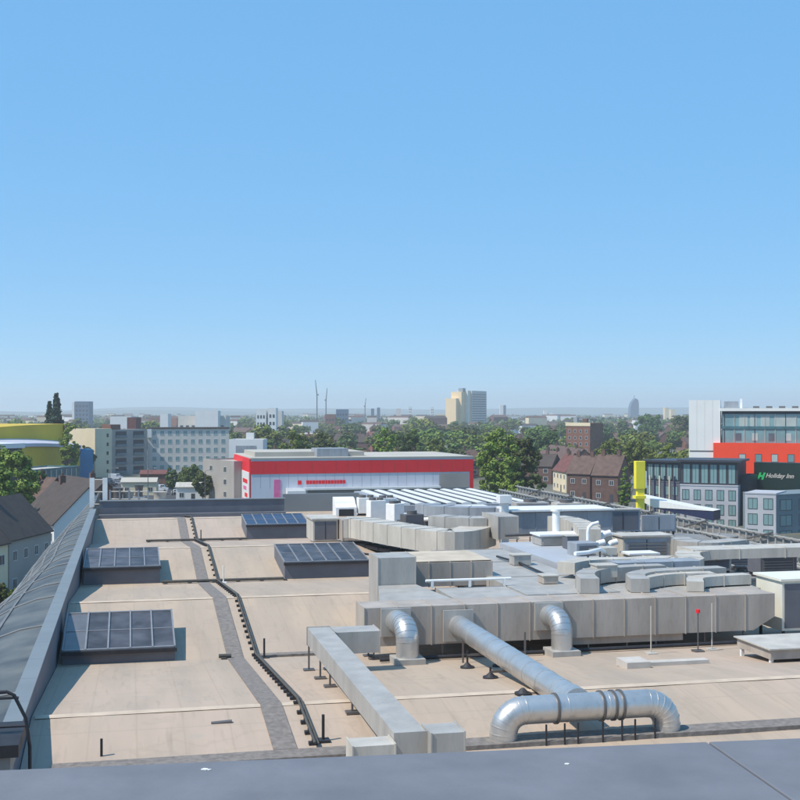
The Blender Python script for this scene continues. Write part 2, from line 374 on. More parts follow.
# ------------------------------------------------------------------ rectangular ducts
def duct_box(x0, x1, y0, y1, z0, z1, axis='x', step=1.4, fl=.035, cham=0):
    q = MB()
    if cham:
        q.add([(x0, y0, z0), (x1-cham, y0, z0), (x1, y1, z0+.5), (x0, y1, z0), (x0, y0, z1), (x1, y0, z1), (x1, y1, z1), (x0, y1, z1), (x1-.0, y0, z0+.55)],
              [(3, 2, 1, 0), (4, 5, 6, 7), (0, 1, 8, 5, 4), (1, 2, 8), (8, 2, 6, 5), (2, 3, 7, 6), (3, 0, 4, 7)])
    else: q.box(x0, x1, y0, y1, z0, z1)
    a, b = (x0, x1) if axis == 'x' else (y0, y1); n = max(1, round((b-a)/step)); e = .012
    for k in range(n+1):
        c = a+(b-a)*k/n
        if cham and k == n: continue
        c0, c1 = c-fl/2, c+fl/2
        if k == 0: c0, c1 = a-.003, a+fl
        if k == n: c0, c1 = b-fl, b+.003
        if axis == 'x': q.box(c0, c1, y0-.03, y1+.03, z0-.03, z1+.03)
        else: q.box(x0-.03, x1+.03, c0, c1, z0-.03, z1+.03)
    return q
def duct(label, x0, x1, y0, y1, z0, z1, m='galv', axis='x', step=1.4, legs=(), cham=0, name='air_duct', bevel=0):
    t = thing(name, label, 'air duct', ((x0+x1)/2, (y0+y1)/2, z0))
    part(duct_box(x0, x1, y0, y1, z0, z1, axis, step, cham=cham), 'duct_casing', M[m], t, bevel=bevel)
    for (lx, ly) in legs:
        zb = RZ(ly); q = MB(); q.box(lx-.03, lx+.03, ly-.03, ly+.03, zb+.03, z0); q.box(lx-.2, lx+.2, ly-.16, ly+.16, zb, zb+.07)
        part(q, 'leg', M['steel'], t)
    return t
# A: the long plenum across the picture
duct('huge brown grey duct crossing the whole roof left to right', 8.95, 26.7, 46.2, 47.9, .78, 2.3, 'galvbrown', 'x', 1.35,
     legs=[(9.4, 46.5), (12.2, 46.5), (14.6, 46.5), (18.4, 46.5), (20.1, 46.5), (21.4, 46.5), (23.6, 46.5), (25.4, 46.5), (9.4, 47.6), (16, 47.6), (22, 47.6)], cham=1.0)
q = MB(); q.box(17.6, 22.6, 46.45, 47.6, .45, .776); tag(q.build('duct_base_box', M['galvbrown'], origin=(20, 47, .4)), 'low brown box slung beneath the huge crossing duct', 'air duct')
q = MB(); q.prism([(9.95, 47.94), (13.0, 47.94), (12.5, 52.26), (10.77, 52.26)], 1.3, 2.28); tag(q.build('transition_duct', M['galv'], origin=(11, 50, 1.3)), 'pale widening duct top joining tall duct box and crossing duct', 'air duct')
duct('flat pale duct top behind the crossing duct under the white pipe', 13.05, 16.2, 47.94, 51.0, 1.3, 2.27, 'galv', 'x', 50)
duct('grey duct deck carrying the curved ducts behind crossing duct', 20.5, 27.0, 47.94, 51.6, 1.3, 2.25, 'galv', 'x', 2.2)
# B tall elbow box and C behind
t = duct('tall grey duct box standing at left end of the crossing duct', 10.75, 12.5, 52.3, 54.3, .78, 3.5, 'galv', 'x', 3)
c_t = duct('brown duct with a flat beige top right of the tall duct box', 12.52, 16.6, 54.0, 58.2, 1.9, 3.0, 'galvbrown', 'x', 1.1, legs=[(13, 57.8), (16, 57.8)])
q = MB(); q.box(12.56, 16.56, 54.1, 58.1, 3.035, 3.06); part(q, 'lid', M['galvbeige'], c_t)  # thin beige sheet added to make the duct top paler
q = MB(); q.tube([(12.6, 50.9, 2.62), (16.5, 50.9, 2.62)], .06, 8)
for xx in (12.9, 14.6, 16.2): q.box(xx-.05, xx+.05, 50.84, 50.96, 2.3, 2.62)
tag(q.build('white_pipe', M['whitem'], origin=(14.6, 50.9, 2.3)), 'thin white pipe on short stands along the crossing duct top', 'pipe')
# I and K
duct('wide pale grey duct running away from the crossing duct', 16.3, 20.4, 47.94, 64.5, 1.3, 2.3, 'galv', 'y', 6, legs=[(16.5, 56), (20.2, 60), (16.5, 64)])
q = MB(); q.prism([(20.7, 53.6), (23.2, 52.2), (24.0, 53.0), (24.0, 66), (20.7, 66)], 1.5, 2.5); kk = q.build('roof_cowl', [M['slabtop']], origin=(24, 60, 1.5)); tag(kk, 'pale blue grey flat sheet deck with an angled front', 'plant deck')
q = MB()
for xx, yy in ((21.2, 54.2), (23.6, 54), (21.2, 65), (23.6, 65), (24, 61)): q.box(xx-.08, xx+.08, yy-.08, yy+.08, RZ(yy), 1.498)
part2 = q.build('deck_leg', M['dark'], origin=(24, 60, 1.5)); part2.parent = kk; part2.location = (0, 0, 0)
# D left long low duct with legs
D_t = duct('long low grey duct running towards the viewer left of centre', 6.42, 7.24, 29.1, 44.2, 1.38, 2.0, 'galv', 'y', 50, legs=[(6.45, 44), (6.5, 41.6), (6.5, 39.5), (6.5, 35.4), (7.2, 44), (7.2, 35.4), (7.2, 39.5)])
duct('short dark fronted duct branching right off the long low duct', 7.26, 8.93, 43.0, 44.2, 1.2, 1.99, 'galv', 'x', 1.5)
duct('small duct stub left of the long low duct near end', 5.3, 6.40, 28.9, 29.7, 1.15, 1.8, 'galvpale', 'x', 3)
duct('square duct stub right of the long low duct near end', 7.26, 8.15, 28.8, 29.75, 1.2, 2.03, 'galv', 'x', 3)

# J curving duct run in the middle distance
def arc(c, r, a0, a1, n=8):
    return [(c[0]+r*math.cos(a0+(a1-a0)*k/n), c[1]+r*math.sin(a0+(a1-a0)*k/n)) for k in range(n+1)]
def smooth_path(P, n=6):
    out = []
    for i in range(len(P)-1):
        p0 = P[max(i-1, 0)]; p1 = P[i]; p2 = P[i+1]; p3 = P[min(i+2, len(P)-1)]
        for k in range(n):
            t = k/n
            out.append(tuple(.5*((2*b)+(c-a)*t+(2*a-5*b+4*c-d)*t*t+(3*b-a-3*c+d)*t**3) for a, b, c, d in zip(p0, p1, p2, p3)))
    out.append(tuple(P[-1])); return out
def swept(label, P, w, z0, z1, m='galv', legs=(), name='air_duct'):
    P = smooth_path(P); o = P[len(P)//2]
    zz = z0 if not isinstance(z0, (list, tuple)) else z0[0]
    t = thing(name, label, 'air duct', (o[0], o[1], zz))
    q = MB(); q.sweep(P, w, z0, z1); part(q, 'duct_casing', M[m], t)
    acc = 0
    for i in range(1, len(P)-1):
        acc += math.dist(P[i], P[i-1])
        if acc > 1.3:
            acc = 0; a, b = Vector(P[i-1]), Vector(P[i+1]); dd = (b-a).normalized()*.02; c = Vector(P[i])
            q = MB(); q.sweep([c-dd, c+dd], w+.06, (z0 if not isinstance(z0, (list, tuple)) else z0[0])-.03, (z1 if not isinstance(z1, (list, tuple)) else z1[0])+.03)
            part(q, 'flange', M[m], t)
    for (lx, ly) in legs:
        q = MB(); q.box(lx-.05, lx+.05, ly-.05, ly+.05, RZ(ly), zz); q.box(lx-.2, lx+.2, ly-.2, ly+.2, RZ(ly), RZ(ly)+.08); part(q, 'leg', M['dark'], t)
    return t
swept('cream lit duct bending towards the viewer in mid roof', [W(345, 82), W(362, 81.5), W(400, 77), W(440, 73.5), W(462, 73.6), W(482, 77)], 1.9, 1.5, 2.78, 'galvpale',
      legs=[W(370, 81), W(400, 76.5), W(425, 75), W(450, 74), W(470, 74)])
swept('dark strip added as shade in the gap under the cream lit duct bend', [W(345, 82), W(362, 81.5), W(400, 77), W(440, 73.5), W(462, 73.6), W(482, 77)], 1.2, .95, 1.15, 'dark', name='gap_shade_strip')  # dark strip stands in for the shaded gap below the duct
swept('grey duct hood curling up behind the cream lit duct', [W(436, 78), W(455, 77), W(470, 76.5), W(484, 76.6)], 1.6, 2.3, 3.3, 'galv')
duct('square grey duct box with bright left face in mid roof', *(W(497, 74)[0], W(519, 74)[0]), W(497, 74)[1]-.2, W(497, 74)[1]+3.2, 2.15, 3.55, 'galv', 'x', 3, legs=[W(500, 75), W(517, 75)])
duct('long blue grey duct under a white top line at mid roof', W(519.6, 76)[0], W(622, 78)[0], 74.5, 77.5, 1.9, 3.45, 'galvblue', 'x', 1.6, legs=[W(530, 78), W(600, 80)])
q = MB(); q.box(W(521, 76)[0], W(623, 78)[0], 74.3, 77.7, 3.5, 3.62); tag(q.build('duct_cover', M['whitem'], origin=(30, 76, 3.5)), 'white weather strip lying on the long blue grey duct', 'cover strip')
q = MB(); x, y = W(504, 78); q.box(x-.25, x+.25, y-.25, y+.25, 1, 4.1); q.box(x-.4, x+.4, y-.4, y+.4, 4.1, 4.6); tag(q.build('roof_vent', M['whitem'], origin=(x, y, 1)), 'small bright white square cowl above the square duct box', 'vent')
swept('flat grey duct running far behind the curved hood', [W(425, 88), W(440, 86), W(470, 85), W(500, 85)], 1.6, 2.5, 3.3, 'galvblue')

# L box
def cabinet(label, pxl, pxf, pxr, d, z0, z1, body='galv', front='galvblue', cap=None, cat='plant cabinet', name='plant_cabinet', louvre=0, door=True, legs=True):
    """cabinet on the roof axis: front-left corner at pxf, front-right pxr, back-left pxl"""
    xf, yf = W(pxf, d); xr = None
    # right corner on the same y
    kx = (pxr-400)/F; dr = yf/(CA-kx*SA); xr = W(pxr, dr)[0]
    kl = (pxl-400)/F; db = xf/(kl*CA+SA); yb = W(pxl, db)[1]
    t = thing(name, label, cat, ((xf+xr)/2, (yf+yb)/2, z0))
    q = MB(); q.box(xf, xr, yf, yb, z0, z1); part(q, 'casing', M[body], t, bevel=.02)
    q = MB(); q.box(xf+.12, xr-.12, yf-.03, yf-.002, z0+.12, z1-.12); part(q, 'front_panel', M[front], t)  # darker front tones put the shade of viewer-facing sides into the colour
    if cap:
        q = MB(); q.box(xf-.1, xr+.1, yf-.1, yb+.1, z1+.002, z1+.1); part(q, 'lid', M[cap], t)
    if louvre:
        for k in range(louvre):
            q = MB(); zz = z0+.25+(z1-z0-.5)*k/louvre; q.add([(xf+.3, yf-.07, zz), (xr-.3, yf-.07, zz), (xr-.3, yf-.033, zz+.12), (xf+.3, yf-.033, zz+.12)], [(0, 1, 2, 3)]); part(q, 'louvre_blade', M['steel'], t)
    if door:
        w = (xr-xf); q = MB(); q.box(xf+w*.48, xf+w*.49+.02, yf-.05, yf-.032, z0+.15, z1-.15); part(q, 'door_seam', M['dark'], t)
    zr = RZ(yf)
    if legs and z0-zr > .12:
        for lx in (xf+.15, xr-.15):
            for ly in (yf+.15, yb-.15):
                q = MB(); q.box(lx-.05, lx+.05, ly-.05, ly+.05, RZ(ly), z0-.002); part(q, 'leg', M['dark'], t)
    return t
cabinet('white edged cabinet with shade toned grey front behind the far grey rooflight', 306.5, 313, 338, 85.5, RZ(83)-.1, 2.3, 'galvpale', 'upst', 'galvpale')
duct('brown grey duct section right of the white edged cabinet', W(339, 86)[0], W(365, 86)[0], 83.5, 86, .9, 2.35, 'galvbrown', 'x', 1)
Q = cabinet('large blue fronted air handling unit with a pale lid', 612, 623, 671, 70.6, 1.0, 2.62, 'galvpale', 'galvblue', 'galvpale', 'air handling unit', 'air_handling_unit', 6)
cabinet('small bright white cabinet right of the blue fronted unit', 671.5, 673, 686, 68, 1.0, 1.75, 'whitem', 'whitem', None, door=False)
Hh = cabinet('tall cream sided cabinet at right edge with a shade toned dark grey front', 756, 782, 840, 52, .5, 2.66, 'cream', 'upst', 'cream', 'air handling unit', 'air_handling_unit', 0)
cabinet('blue grey framed cabinet behind the large blue fronted unit', 603, 606, 640, 84, 1.6, 3.1, 'galvblue', 'upst', 'galvpale')
cabinet('blue grey cabinet furthest right in the middle row', 640.5, 642, 676, 86, 1.4, 2.6, 'galvblue', 'galvblue', None)
cabinet('low unit with green grey front and pale lid in mid roof', 532, 541, 612, 67, 2.52, 3.05, 'galv', 'galvbrown', 'whitem', legs=False)
t_ = W(556, 69); q = MB(); q.tube([(t_[0], t_[1], 3), (t_[0], t_[1], 4.3)], .22, 10); q.tube([(t_[0], t_[1], 4.3), (t_[0], t_[1], 4.42)], .32, 10); tag(q.build('vent_pipe', M['whitem'], origin=(t_[0], t_[1], 3)), 'white vent pipe standing on the low pale lidded unit', 'vent pipe')
# white pipe cluster
for i, (px, d, z0, z1, lab) in enumerate(((588, 65, 1.5, 4.0, 'tallest white vent pipe left of the blue fronted unit'), (594, 64.5, 1.5, 3.0, 'short white vent pipe left of the blue fronted unit'), (600, 66, 1.5, 3.35, 'white vent pipe with elbow nearest the blue fronted unit'), (607, 67.5, 1.2, 2.7, 'stub white pipe touching the blue fronted unit'))):
    x, y = W(px, d); q = MB(); q.tube([(x, y, z0-1.2), (x, y, z1-.5), (x+.05, y, z1-.25), (x+.25, y, z1-.08), (x+.6, y, z1)], .17 if i else .1, 10)
    q.tube([(x, y, z0+.3), (x, y, z0+.42)], .24 if i else .16, 10); q.tube([(x, y, z0+.9), (x, y, z0+1.0)], .24 if i else .16, 10)
    tag(q.build('vent_pipe', M['whitem'], origin=(x, y, z0-1.2)), lab, 'vent pipe')
q = MB(); x, y = W(596, 64); q.tube([(x-1.2, y, 1.9), (x+.9, y+.2, 1.9)], .1, 8); tag(q.build('vent_pipe', M['whitem'], origin=(x, y, 1.9)), 'horizontal white pipe linking the vent pipe cluster', 'pipe')
x, y = W(598, 63); q = MB(); q.box(x-.9, x+.9, y-.4, y+.5, 2.52, 2.9); tag(q.build('valve_box', M['galvpale'], origin=(x, y, 2.5)), 'pale box at the foot of the white vent pipes', 'box')

# small plant and pipework filling the middle distance
def unit(px, d, w, dp, h, m, lab, rz=0, top=None, base=0.):
    x, y = W(px, d); z = RZ(y)+base; t = thing('plant_unit', lab, 'plant unit', (x, y, z), rz)
    q = MB(); q.box(-w/2, w/2, -dp/2, dp/2, .25, h); q.build('casing', M[m], t, bevel=.03)
    q = MB(); q.box(-w/2+.08, w/2-.08, -dp/2+.08, dp/2-.08, 0, .248); q.build('base_frame', M['dark'], t)
    q = MB(); q.box(-w/2+.15, w/2-.15, -dp/2-.03, -dp/2-.002, .4, h-.15)
    for k in range(5): zz = .45+(h-.75)*k/5; q.box(-w/2+.2, w/2-.2, -dp/2-.07, -dp/2-.031, zz, zz+.05)
    q.build('grille', M['upst'], t)
    if top == 'fan': q = MB(); q.tube([(0, 0, h+.002), (0, 0, h+.25)], min(w, dp)*.36, 14); q.build('fan_cowl', M['steel'], t)
    if top == 'hood': q = MB(); q.box(-w/2-.15, w/2+.15, -dp/2-.15, dp/2+.15, h+.002, h+.1); q.build('rain_hood', M['whitem'], t)
    return t
unit(428, 90, 2.2, 1.2, 1.7, 'galvpale', 'low pale unit left of the curling duct hood', .1, 'hood')
unit(446, 95, 1.6, 1.2, 2.2, 'upst', 'dark square unit just behind the curling duct hood', 0, 'fan')
unit(412, 84, 1.4, 1.0, 1.9, 'steel', 'steel unit behind the cream lit duct bend', .2, 'fan')
unit(472, 93, 2.0, 1.4, 2.3, 'galvblue', 'blue grey unit behind the square duct box left side', 0, 'hood')
unit(530, 92, 2.6, 1.4, 2.6, 'galv', 'grey fan unit behind the long blue grey duct left part', 0, 'fan')
unit(566, 95, 2.0, 1.4, 2.5, 'galvpale', 'pale fan unit behind the long blue grey duct right part', 0, 'fan')
unit(583, 63, 1.3, 1.1, 1.6, 'galvblue', 'blue grey box unit left of the white vent pipes', .1, None, .6)
unit(640, 66, 1.5, 1.0, 1.2, 'galvpale', 'low pale unit at foot of the large blue fronted unit', 0, 'hood', .2)
unit(706, 70, 2.4, 1.6, 1.4, 'galv', 'low grey unit right of the small bright white cabinet', 0, None)
unit(735, 74, 2.0, 1.6, 1.6, 'galvblue', 'blue grey unit before the lower ribbed screen', 0, 'fan')
unit(772, 66, 2.2, 1.4, 1.5, 'upst', 'dark unit behind the long white topped duct near right edge', 0, 'hood')
def run(label, pts, r, m, name='pipe_run', stands=True):
    P = [Vector((*W(px, d), z)) for px, d, z in pts]; o = P[0].copy(); t = thing(name, label, 'pipe', tuple(o))
    q = MB(); q.tube(P, r, 8); part(q, 'pipe', M[m], t)
    for p in P[1:-1]:
        q = MB(); q.box(p.x-.04, p.x+.04, p.y-.04, p.y+.04, RZ(p.y), p.z-r); part(q, 'stand', M['steel'], t)
    return t
run('white insulated pipe snaking past the curling duct hood', [(405, 90, 2.3), (425, 86, 2.3), (445, 85, 2.5), (460, 84, 2.5), (470, 88, 2.4)], .14, 'whitem')
run('thin dark pipe under the cream lit duct', [(350, 78, .9), (380, 76, .9), (420, 72, .9), (470, 70, .9), (500, 69, 1.0)], .07, 'dark')
run('pale pipe running in front of the blue fronted unit', [(600, 64, 1.7), (630, 66, 1.7), (660, 67, 1.6), (690, 68, 1.5)], .12, 'galvpale')
run('steel pipe crossing the pale deck behind the low lidded unit', [(505, 71, 2.7), (540, 71.5, 2.75), (580, 72, 2.75), (610, 73, 2.7)], .09, 'steel')
run('second white pipe beside the vent pipe cluster', [(575, 61, 2.8), (588, 61.5, 2.8), (600, 62, 2.9), (612, 64, 2.2)], .11, 'whitem')
run('dark cable run along the wide pale duct', [(497, 63, 2.42), (520, 60, 2.45), (552, 55, 2.42)], .06, 'dark')
for i, (px, d, w_, h_, z_, m_, lab) in enumerate(((520, 60.5, .9, .5, 2.3, 'galv', 'small grey access box on the wide pale duct far part'), (548, 54, .7, .35, 2.3, 'galvbrown', 'small brown access box on the wide pale duct near part'), (604, 54.5, 1.0, .55, 2.5, 'galvpale', 'pale box on the flat sheet deck near the curved ducts'), (575, 66, 1.2, .7, 2.5, 'upst', 'dark box on the flat sheet deck far part'))):
    x, y = W(px, d); t = thing('access_box', lab, 'box', (x, y, z_)); q = MB(); q.box(-w_/2, w_/2, -.4, .4, .02, h_); q.build('casing', M[m_], t, bevel=.02); q = MB(); q.box(-w_/2-.04, w_/2+.04, -.44, .44, h_+.002, h_+.05); q.build('lid', M['galvpale'], t)
# S shaped ducts behind A
swept('pale duct sweeping from the long blue grey duct towards the pipe cluster', [W(556, 74), W(572, 72), W(584, 69), W(590, 65.5)], 1.2, 2.6, 3.6, 'galvpale')
swept('low pale curved duct before the blue fronted unit', [W(606, 60), W(622, 62), W(640, 63), W(668, 63.5), W(690, 62.5)], 1.1, 1.6, 2.35, 'galvpale', legs=[W(640, 63), W(670, 63.5)])
swept('silver curved duct right of the blue fronted unit', [W(678, 72), W(690, 70), W(712, 69.5), W(740, 71)], 1.3, 1.5, 2.5, 'galv', legs=[W(700, 70), W(725, 70)])
swept('pale duct curling around the first curved duct', [W(566, 55.5), W(580, 56.5), W(600, 57), W(628, 57.2)], .9, 2.52, 3.05, 'galvpale')
swept('narrow silver duct over the grey deck behind the crossing duct', [W(640, 52.3), W(655, 53.2), W(676, 53.8), W(712, 54)], .7, 2.3, 2.8, 'galvpale')
duct('square pale duct box standing behind the white pipe cluster', *(W(586, 70)[0], W(606, 70)[0]), 66.5, 68.5, 1.6, 3.3, 'galvpale', 'x', 3)
swept('first curved duct climbing off the crossing duct back', [(19.0, 47.8), (19.5, 49.6), (20.6, 50.9), (22.2, 51.4), (24.0, 51.5)], .8, 2.32, 2.95, 'galv')
swept('second curved duct climbing off the crossing duct back', [(21.2, 47.6), (21.7, 49.2), (22.9, 50.1), (25.0, 50.4), (26.5, 50.5)], .8, 2.32, 2.9, 'galv')
duct('dark grey duct length below the long white duct', 21.9, 26.2, 52.0, 53.2, 2.52, 3.0, 'galvblue', 'x', 1.6)
swept('third curved duct near the cream sided cabinet', [(23.6, 47.3), (24.3, 48.6), (25.6, 49.0), (27.0, 49.1)], .7, 2.32, 2.75, 'galvpale')
duct('long white topped duct reaching the right edge of view', 28.0, 41, 56.4, 58.2, 2.45, 2.95, 'galvpale', 'x', 2.4, legs=[(28.6, 57), (34, 57)])
swept('sloping pale duct branch left of the long white duct', [(25.6, 53.0), (26.6, 53.8), (27.2, 55.4), (28.0, 56.6), (29.4, 57.2)], 1.2, 2.42, 2.9, 'galvpale')
# cluster of far plant left of the white strips
for i, (px, d, w, hh, lab) in enumerate(((366, 104, 1.5, 1.5, 'leftmost pale condenser in the far plant cluster'), (376, 101, 1.4, 1.9, 'tall pale condenser second in the far plant cluster'), (386, 103, 1.6, 1.7, 'pale condenser in the middle of the far plant cluster'), (395, 99, 1.2, 2.1, 'pale condenser nearest the white glazed strips'), (381, 95, 2.2, 1.0, 'dark low condenser in front of the pale cluster'), (403, 93, 2.0, 1.2, 'dark condenser right of the low dark one'))):
    x, y = W(px, d); zr = RZ(y); t = thing('condenser_unit', lab, 'condenser', (x, y, zr)); t.rotation_euler[2] = .2*i
    q = MB(); q.box(-w/2, w/2, -.5, .5, .15, hh); q.build('casing', M['dark' if 'dark' in lab else 'whitem'], t, bevel=.04)
    q = MB(); q.tube([(-w*.22, 0, hh+.002), (-w*.22, 0, hh+.22)], .32, 14); q.build('fan_cowl', M['steel'], t)
    q = MB(); q.tube([(w*.26, 0, hh+.002), (w*.26, 0, hh+.22)], .28, 14); q.build('fan_cowl', M['steel'], t)
    q = MB(); q.box(-w/2+.1, w/2-.1, -.42, .42, 0, .148); q.build('base_frame', M['dark'], t)
# white hooded intake
t = thing('intake_hood', 'white curved intake hood beyond the cabinet on the far roof', 'intake hood', (*W(344, 104), .9))
x, y = 0, 0; q = MB(); pr = [(-.9, 0), (.9, 0), (.9, 1.7)]+[(.9-1.1*math.sin(a)*1.0-.1, 1.05+.65*math.cos(a)) for a in [k*PI/14 for k in range(1, 7)]]+[(-.9, .9)]
q.profx(pr, -.85, .95); q.build('casing', M['whitem'], t)
q = MB(); q.box(-.6, .7, -.95, -.905, .15, .75); q.build('grille', M['dark'], t)
# plinth of white strips
x0, x1 = 22.4, 35.6
q = MB(); q.box(x0, x1, 101.3, 121, 0, 1.9); tag(q.build('strip_plinth', M['galvblue'], origin=(29, 111, 0)), 'blue grey plinth under the row of white glazed strips', 'plinth')
ns = 9
strip = None
POS = ['first', 'second', 'third', 'fourth', 'fifth', 'sixth', 'seventh', 'eighth', 'last']
for k in range(ns):
    xx = x0+.35+(x1-x0-.7)*(k+.5)/ns
    if strip is None:
        strip = thing('glazed_strip', '', 'rooflight', (xx, 102, 1.9), 0, 'white glazed strips at the roof end')
        q = MB(); q.add([(-.42, 0, .0), (.42, 0, .0), (.42, 18.5, .0), (-.42, 18.5, .0), (-.42, 0, .10), (0, 0, .17), (.42, 0, .10), (-.42, 18.5, .10), (0, 18.5, .17), (.42, 18.5, .10)],
                        [(0, 1, 6, 5, 4), (1, 2, 9, 6), (2, 3, 7, 8, 9), (3, 0, 4, 7), (4, 5, 8, 7), (5, 6, 9, 8)])
        sc = [q.build('glazing', M['whiteglass'], strip)]
        q = MB(); q.box(.44, 1.0, .1, 18.4, 0, .05); sc.append(q.build('gutter', M['dark'], strip))
        cur = strip
    else: cur = dup(strip, sc, (xx, 102, 1.9))
    cur['label'] = f'{POS[k]} white glazed strip from the left in the row before the red store'
# second tall poles (white lightning rods) before A
for (px, d, hh, mm, lab) in ((712, 48.3, 1.9, 'galvpale', 'thin white rod before the crossing duct right part'), (651, 47.4, 1.9, 'galvpale', 'thin pale rod before the crossing duct middle'), (698, 47.9, 1.55, 'steel', 'dark valve post with a red cap before the crossing duct')):
    x, y = W(px, d); z = RZ(y); q = MB(); q.tube([(x, y, z), (x, y, z+hh)], .026, 6); q.box(x-.2, x+.2, y-.2, y+.2, z, z+.07)
    o = q.build('rod', M[mm], origin=(x, y, z)); tag(o, lab, 'rod')
    if 'red' in lab:
        q = MB(); q.tube([(0, 0, hh), (0, 0, hh+.14)], .08, 10); q.build('red_cap', M['red'], o)
# U slab box right
t = thing('roof_hatch', 'low flat topped box on legs below the cream sided cabinet', 'hatch', (25.5, 41, .7))
q = MB(); q.box(22.9, 29, 39.9, 42.4, .92, 1.28); part(q, 'casing', M['galvbrown'], t)
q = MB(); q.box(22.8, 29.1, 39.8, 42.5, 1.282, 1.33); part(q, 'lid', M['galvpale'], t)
for lx in (23.0, 26, 28.8):
    for ly in (40.05, 42.2):
        q = MB(); q.box(lx-.06, lx+.06, ly-.06, ly+.06, RZ(ly), .918); part(q, 'leg', M['whitem'], t)
q = MB(); q.box(17.4, 18.3, 40.2, 41.2, .72, 1.0); q.box(18.3, 20.8, 40.6, 41.0, .72, .88); tag(q.build('pale_kerb_box', M['walkkerb'], origin=(19, 40.7, .72)), 'low pale kerb box lying on beige roof right of centre', 'kerb box')

# ------------------------------------------------------------------ round ducts
def bendpath(P, r, n=7):
    """polyline with filleted corners"""
    P = [Vector(p) for p in P]; out = [P[0]]
    for a, b, c in zip(P, P[1:], P[2:]):
        u = (a-b).normalized(); v = (c-b).normalized(); ang = u.angle(v); t = r/math.tan(ang/2); p0 = b+u*t; p1 = b+v*t
        cen = b+(u+v).normalized()*(r/math.sin(ang/2))
        w0 = p0-cen; w1 = p1-cen; th = w0.angle(w1)
        for k in range(n+1):
            s = k/n; out.append(cen+(w0*math.sin((1-s)*th)+w1*math.sin(s*th))/math.sin(th))
    out.append(P[-1]); return out
def rings(q, pts, r, every=1):
    for i in range(1, len(pts)-1, every):
        a = Vector(pts[i-1]); b = Vector(pts[i]); c = Vector(pts[i+1]); t = ((b-a).normalized()+(c-b).normalized()).normalized()
        q.tube([b-t*.012, b+t*.012], r+.012, 22)
def straight_rings(a, b, step):
    a, b = Vector(a), Vector(b); n = max(2, int((b-a).length/step)); return [a+(b-a)*k/n for k in range(n+1)]
YF = 32.6; ZP = 1.5; R = .41
xE = 12.75
t = thing('spiral_duct', 'long silver round duct running from crossing duct towards the viewer', 'air duct', (xE, 39, .8))
q = MB(); pts = straight_rings((xE, 46.17, ZP), (xE, YF+.45, ZP), 1.2)
q.smooth = True; q.tube(pts, R, 24, False); rings(q, pts, R); part(q, 'duct_tube', M['spiral'], t)
q = MB(); q.box(xE-.62, xE+.62, 46.05, 46.17, ZP-.62, ZP+.62); part(q, 'flange', M['galv'], t)
for yy in (42.6, 39.7, 36.2):
    for xx in (xE-.62, xE+.62):
        z = RZ(yy); q = MB(); q.box(xx-.03, xx+.03, yy-.03, yy+.03, z+.05, ZP-.3); q.tube([(xx, yy, z), (xx, yy, z+.06)], .27, 12); q.tube([(xx, yy, z+.06), (xx, yy, z+.2)], [.2, .05], 12)
        part(q, 'leg', M['dark'], t)
    q = MB(); q.box(xE-.65, xE+.65, yy-.035, yy+.035, ZP-R-.09, ZP-R-.01); part(q, 'cross_bar', M['steel'], t)
# F cross pipe with two elbows
xl = W(511, 33.4)[0]; xr = W(680, 34.3)[0]
t = thing('spiral_duct', 'silver round duct across the foreground ending in two downward elbows', 'air duct', (xE, YF, .6))
P = bendpath([(xl, YF, .3), (xl, YF, ZP), (xr, YF, ZP), (xr, YF, .3)], .62, 6)
P = P[:8]+straight_rings(P[7], P[8], .95)[1:-1]+P[8:]
q = MB(); q.smooth = True; q.tube(P, R-.01, 26, False); rings(q, P, R-.01); part(q, 'duct_tube', M['spiral'], t)
for xx in (xE-.9, xE+.85, xr-1.5, xr-2.1):
    q = MB(); q.tube([(xx, YF, ZP), (xx+.07, YF, ZP)], R+.035, 26); part(q, 'clamp_ring', M['steel'], t)
for xx in (xE-.35, xE-1.3, xE-.75, xE+2.0, xr-1.2, xr-1.6, xE+.4):
    z = RZ(YF-.5); q = MB(); q.box(xx-.022, xx+.022, YF-.522, YF-.478, z, ZP-R+.1); part(q, 'leg', M['dark'], t)
q = MB(); q.tube([(xE, YF+.44, ZP), (xE, YF+1.0, ZP)], R+.03, 26); part(q, 'branch_collar', M['spiral'], t)
# G pipes
for i, (x, yv, r, lab) in enumerate(((10.35, 44.7, .44, 'silver round elbow dropping from left end of the crossing duct'), (16.7, 45.0, .42, 'silver round elbow dropping from the crossing duct centre'))):
    z = RZ(yv); t = thing('elbow_duct', lab, 'air duct', (x, yv, z))
    P = bendpath([(x-.15, 46.18, 1.78), (x, yv, 1.78), (x, yv, z+.25)], .55, 6)
    q = MB(); q.smooth = True; q.tube(P, r, 24, False); rings(q, P, r); part(q, 'duct_tube', M['spiral'], t)
    q = MB(); q.box(x-.15-.6, x-.15+.6, 46.04, 46.17, 1.18, 2.28); part(q, 'flange', M['galv'], t)
    q = MB(); q.box(x-.58, x+.58, yv-.58, yv+.58, z-.1, z+.26); part(q, 'kerb_box', M['galv'], t)
# H frames in shade under A
for i, px in enumerate((463, 525)):
    x, y = W(px, 45.8); z = RZ(y); q = MB(); q.box(x-.03, x+.03, y-.03, y+.03, z, 1.6)
    tag(q.build('rod', M['steel'], origin=(x, y, z)), ('thin steel rod left of the long silver duct collar', 'thin steel rod between long silver duct and centre elbow')[i], 'rod')
# low dark pipework on the roof under the plenum's front
q = MB(); q.tube([(9.4, 45.3, RZ(45.3)+.12), (27, 45.7, RZ(45.7)+.12)], .08, 8); tag(q.build('low_pipe', M['dark'], origin=(18, 45.5, .3)), 'dark low pipe lying before the crossing duct', 'pipe')

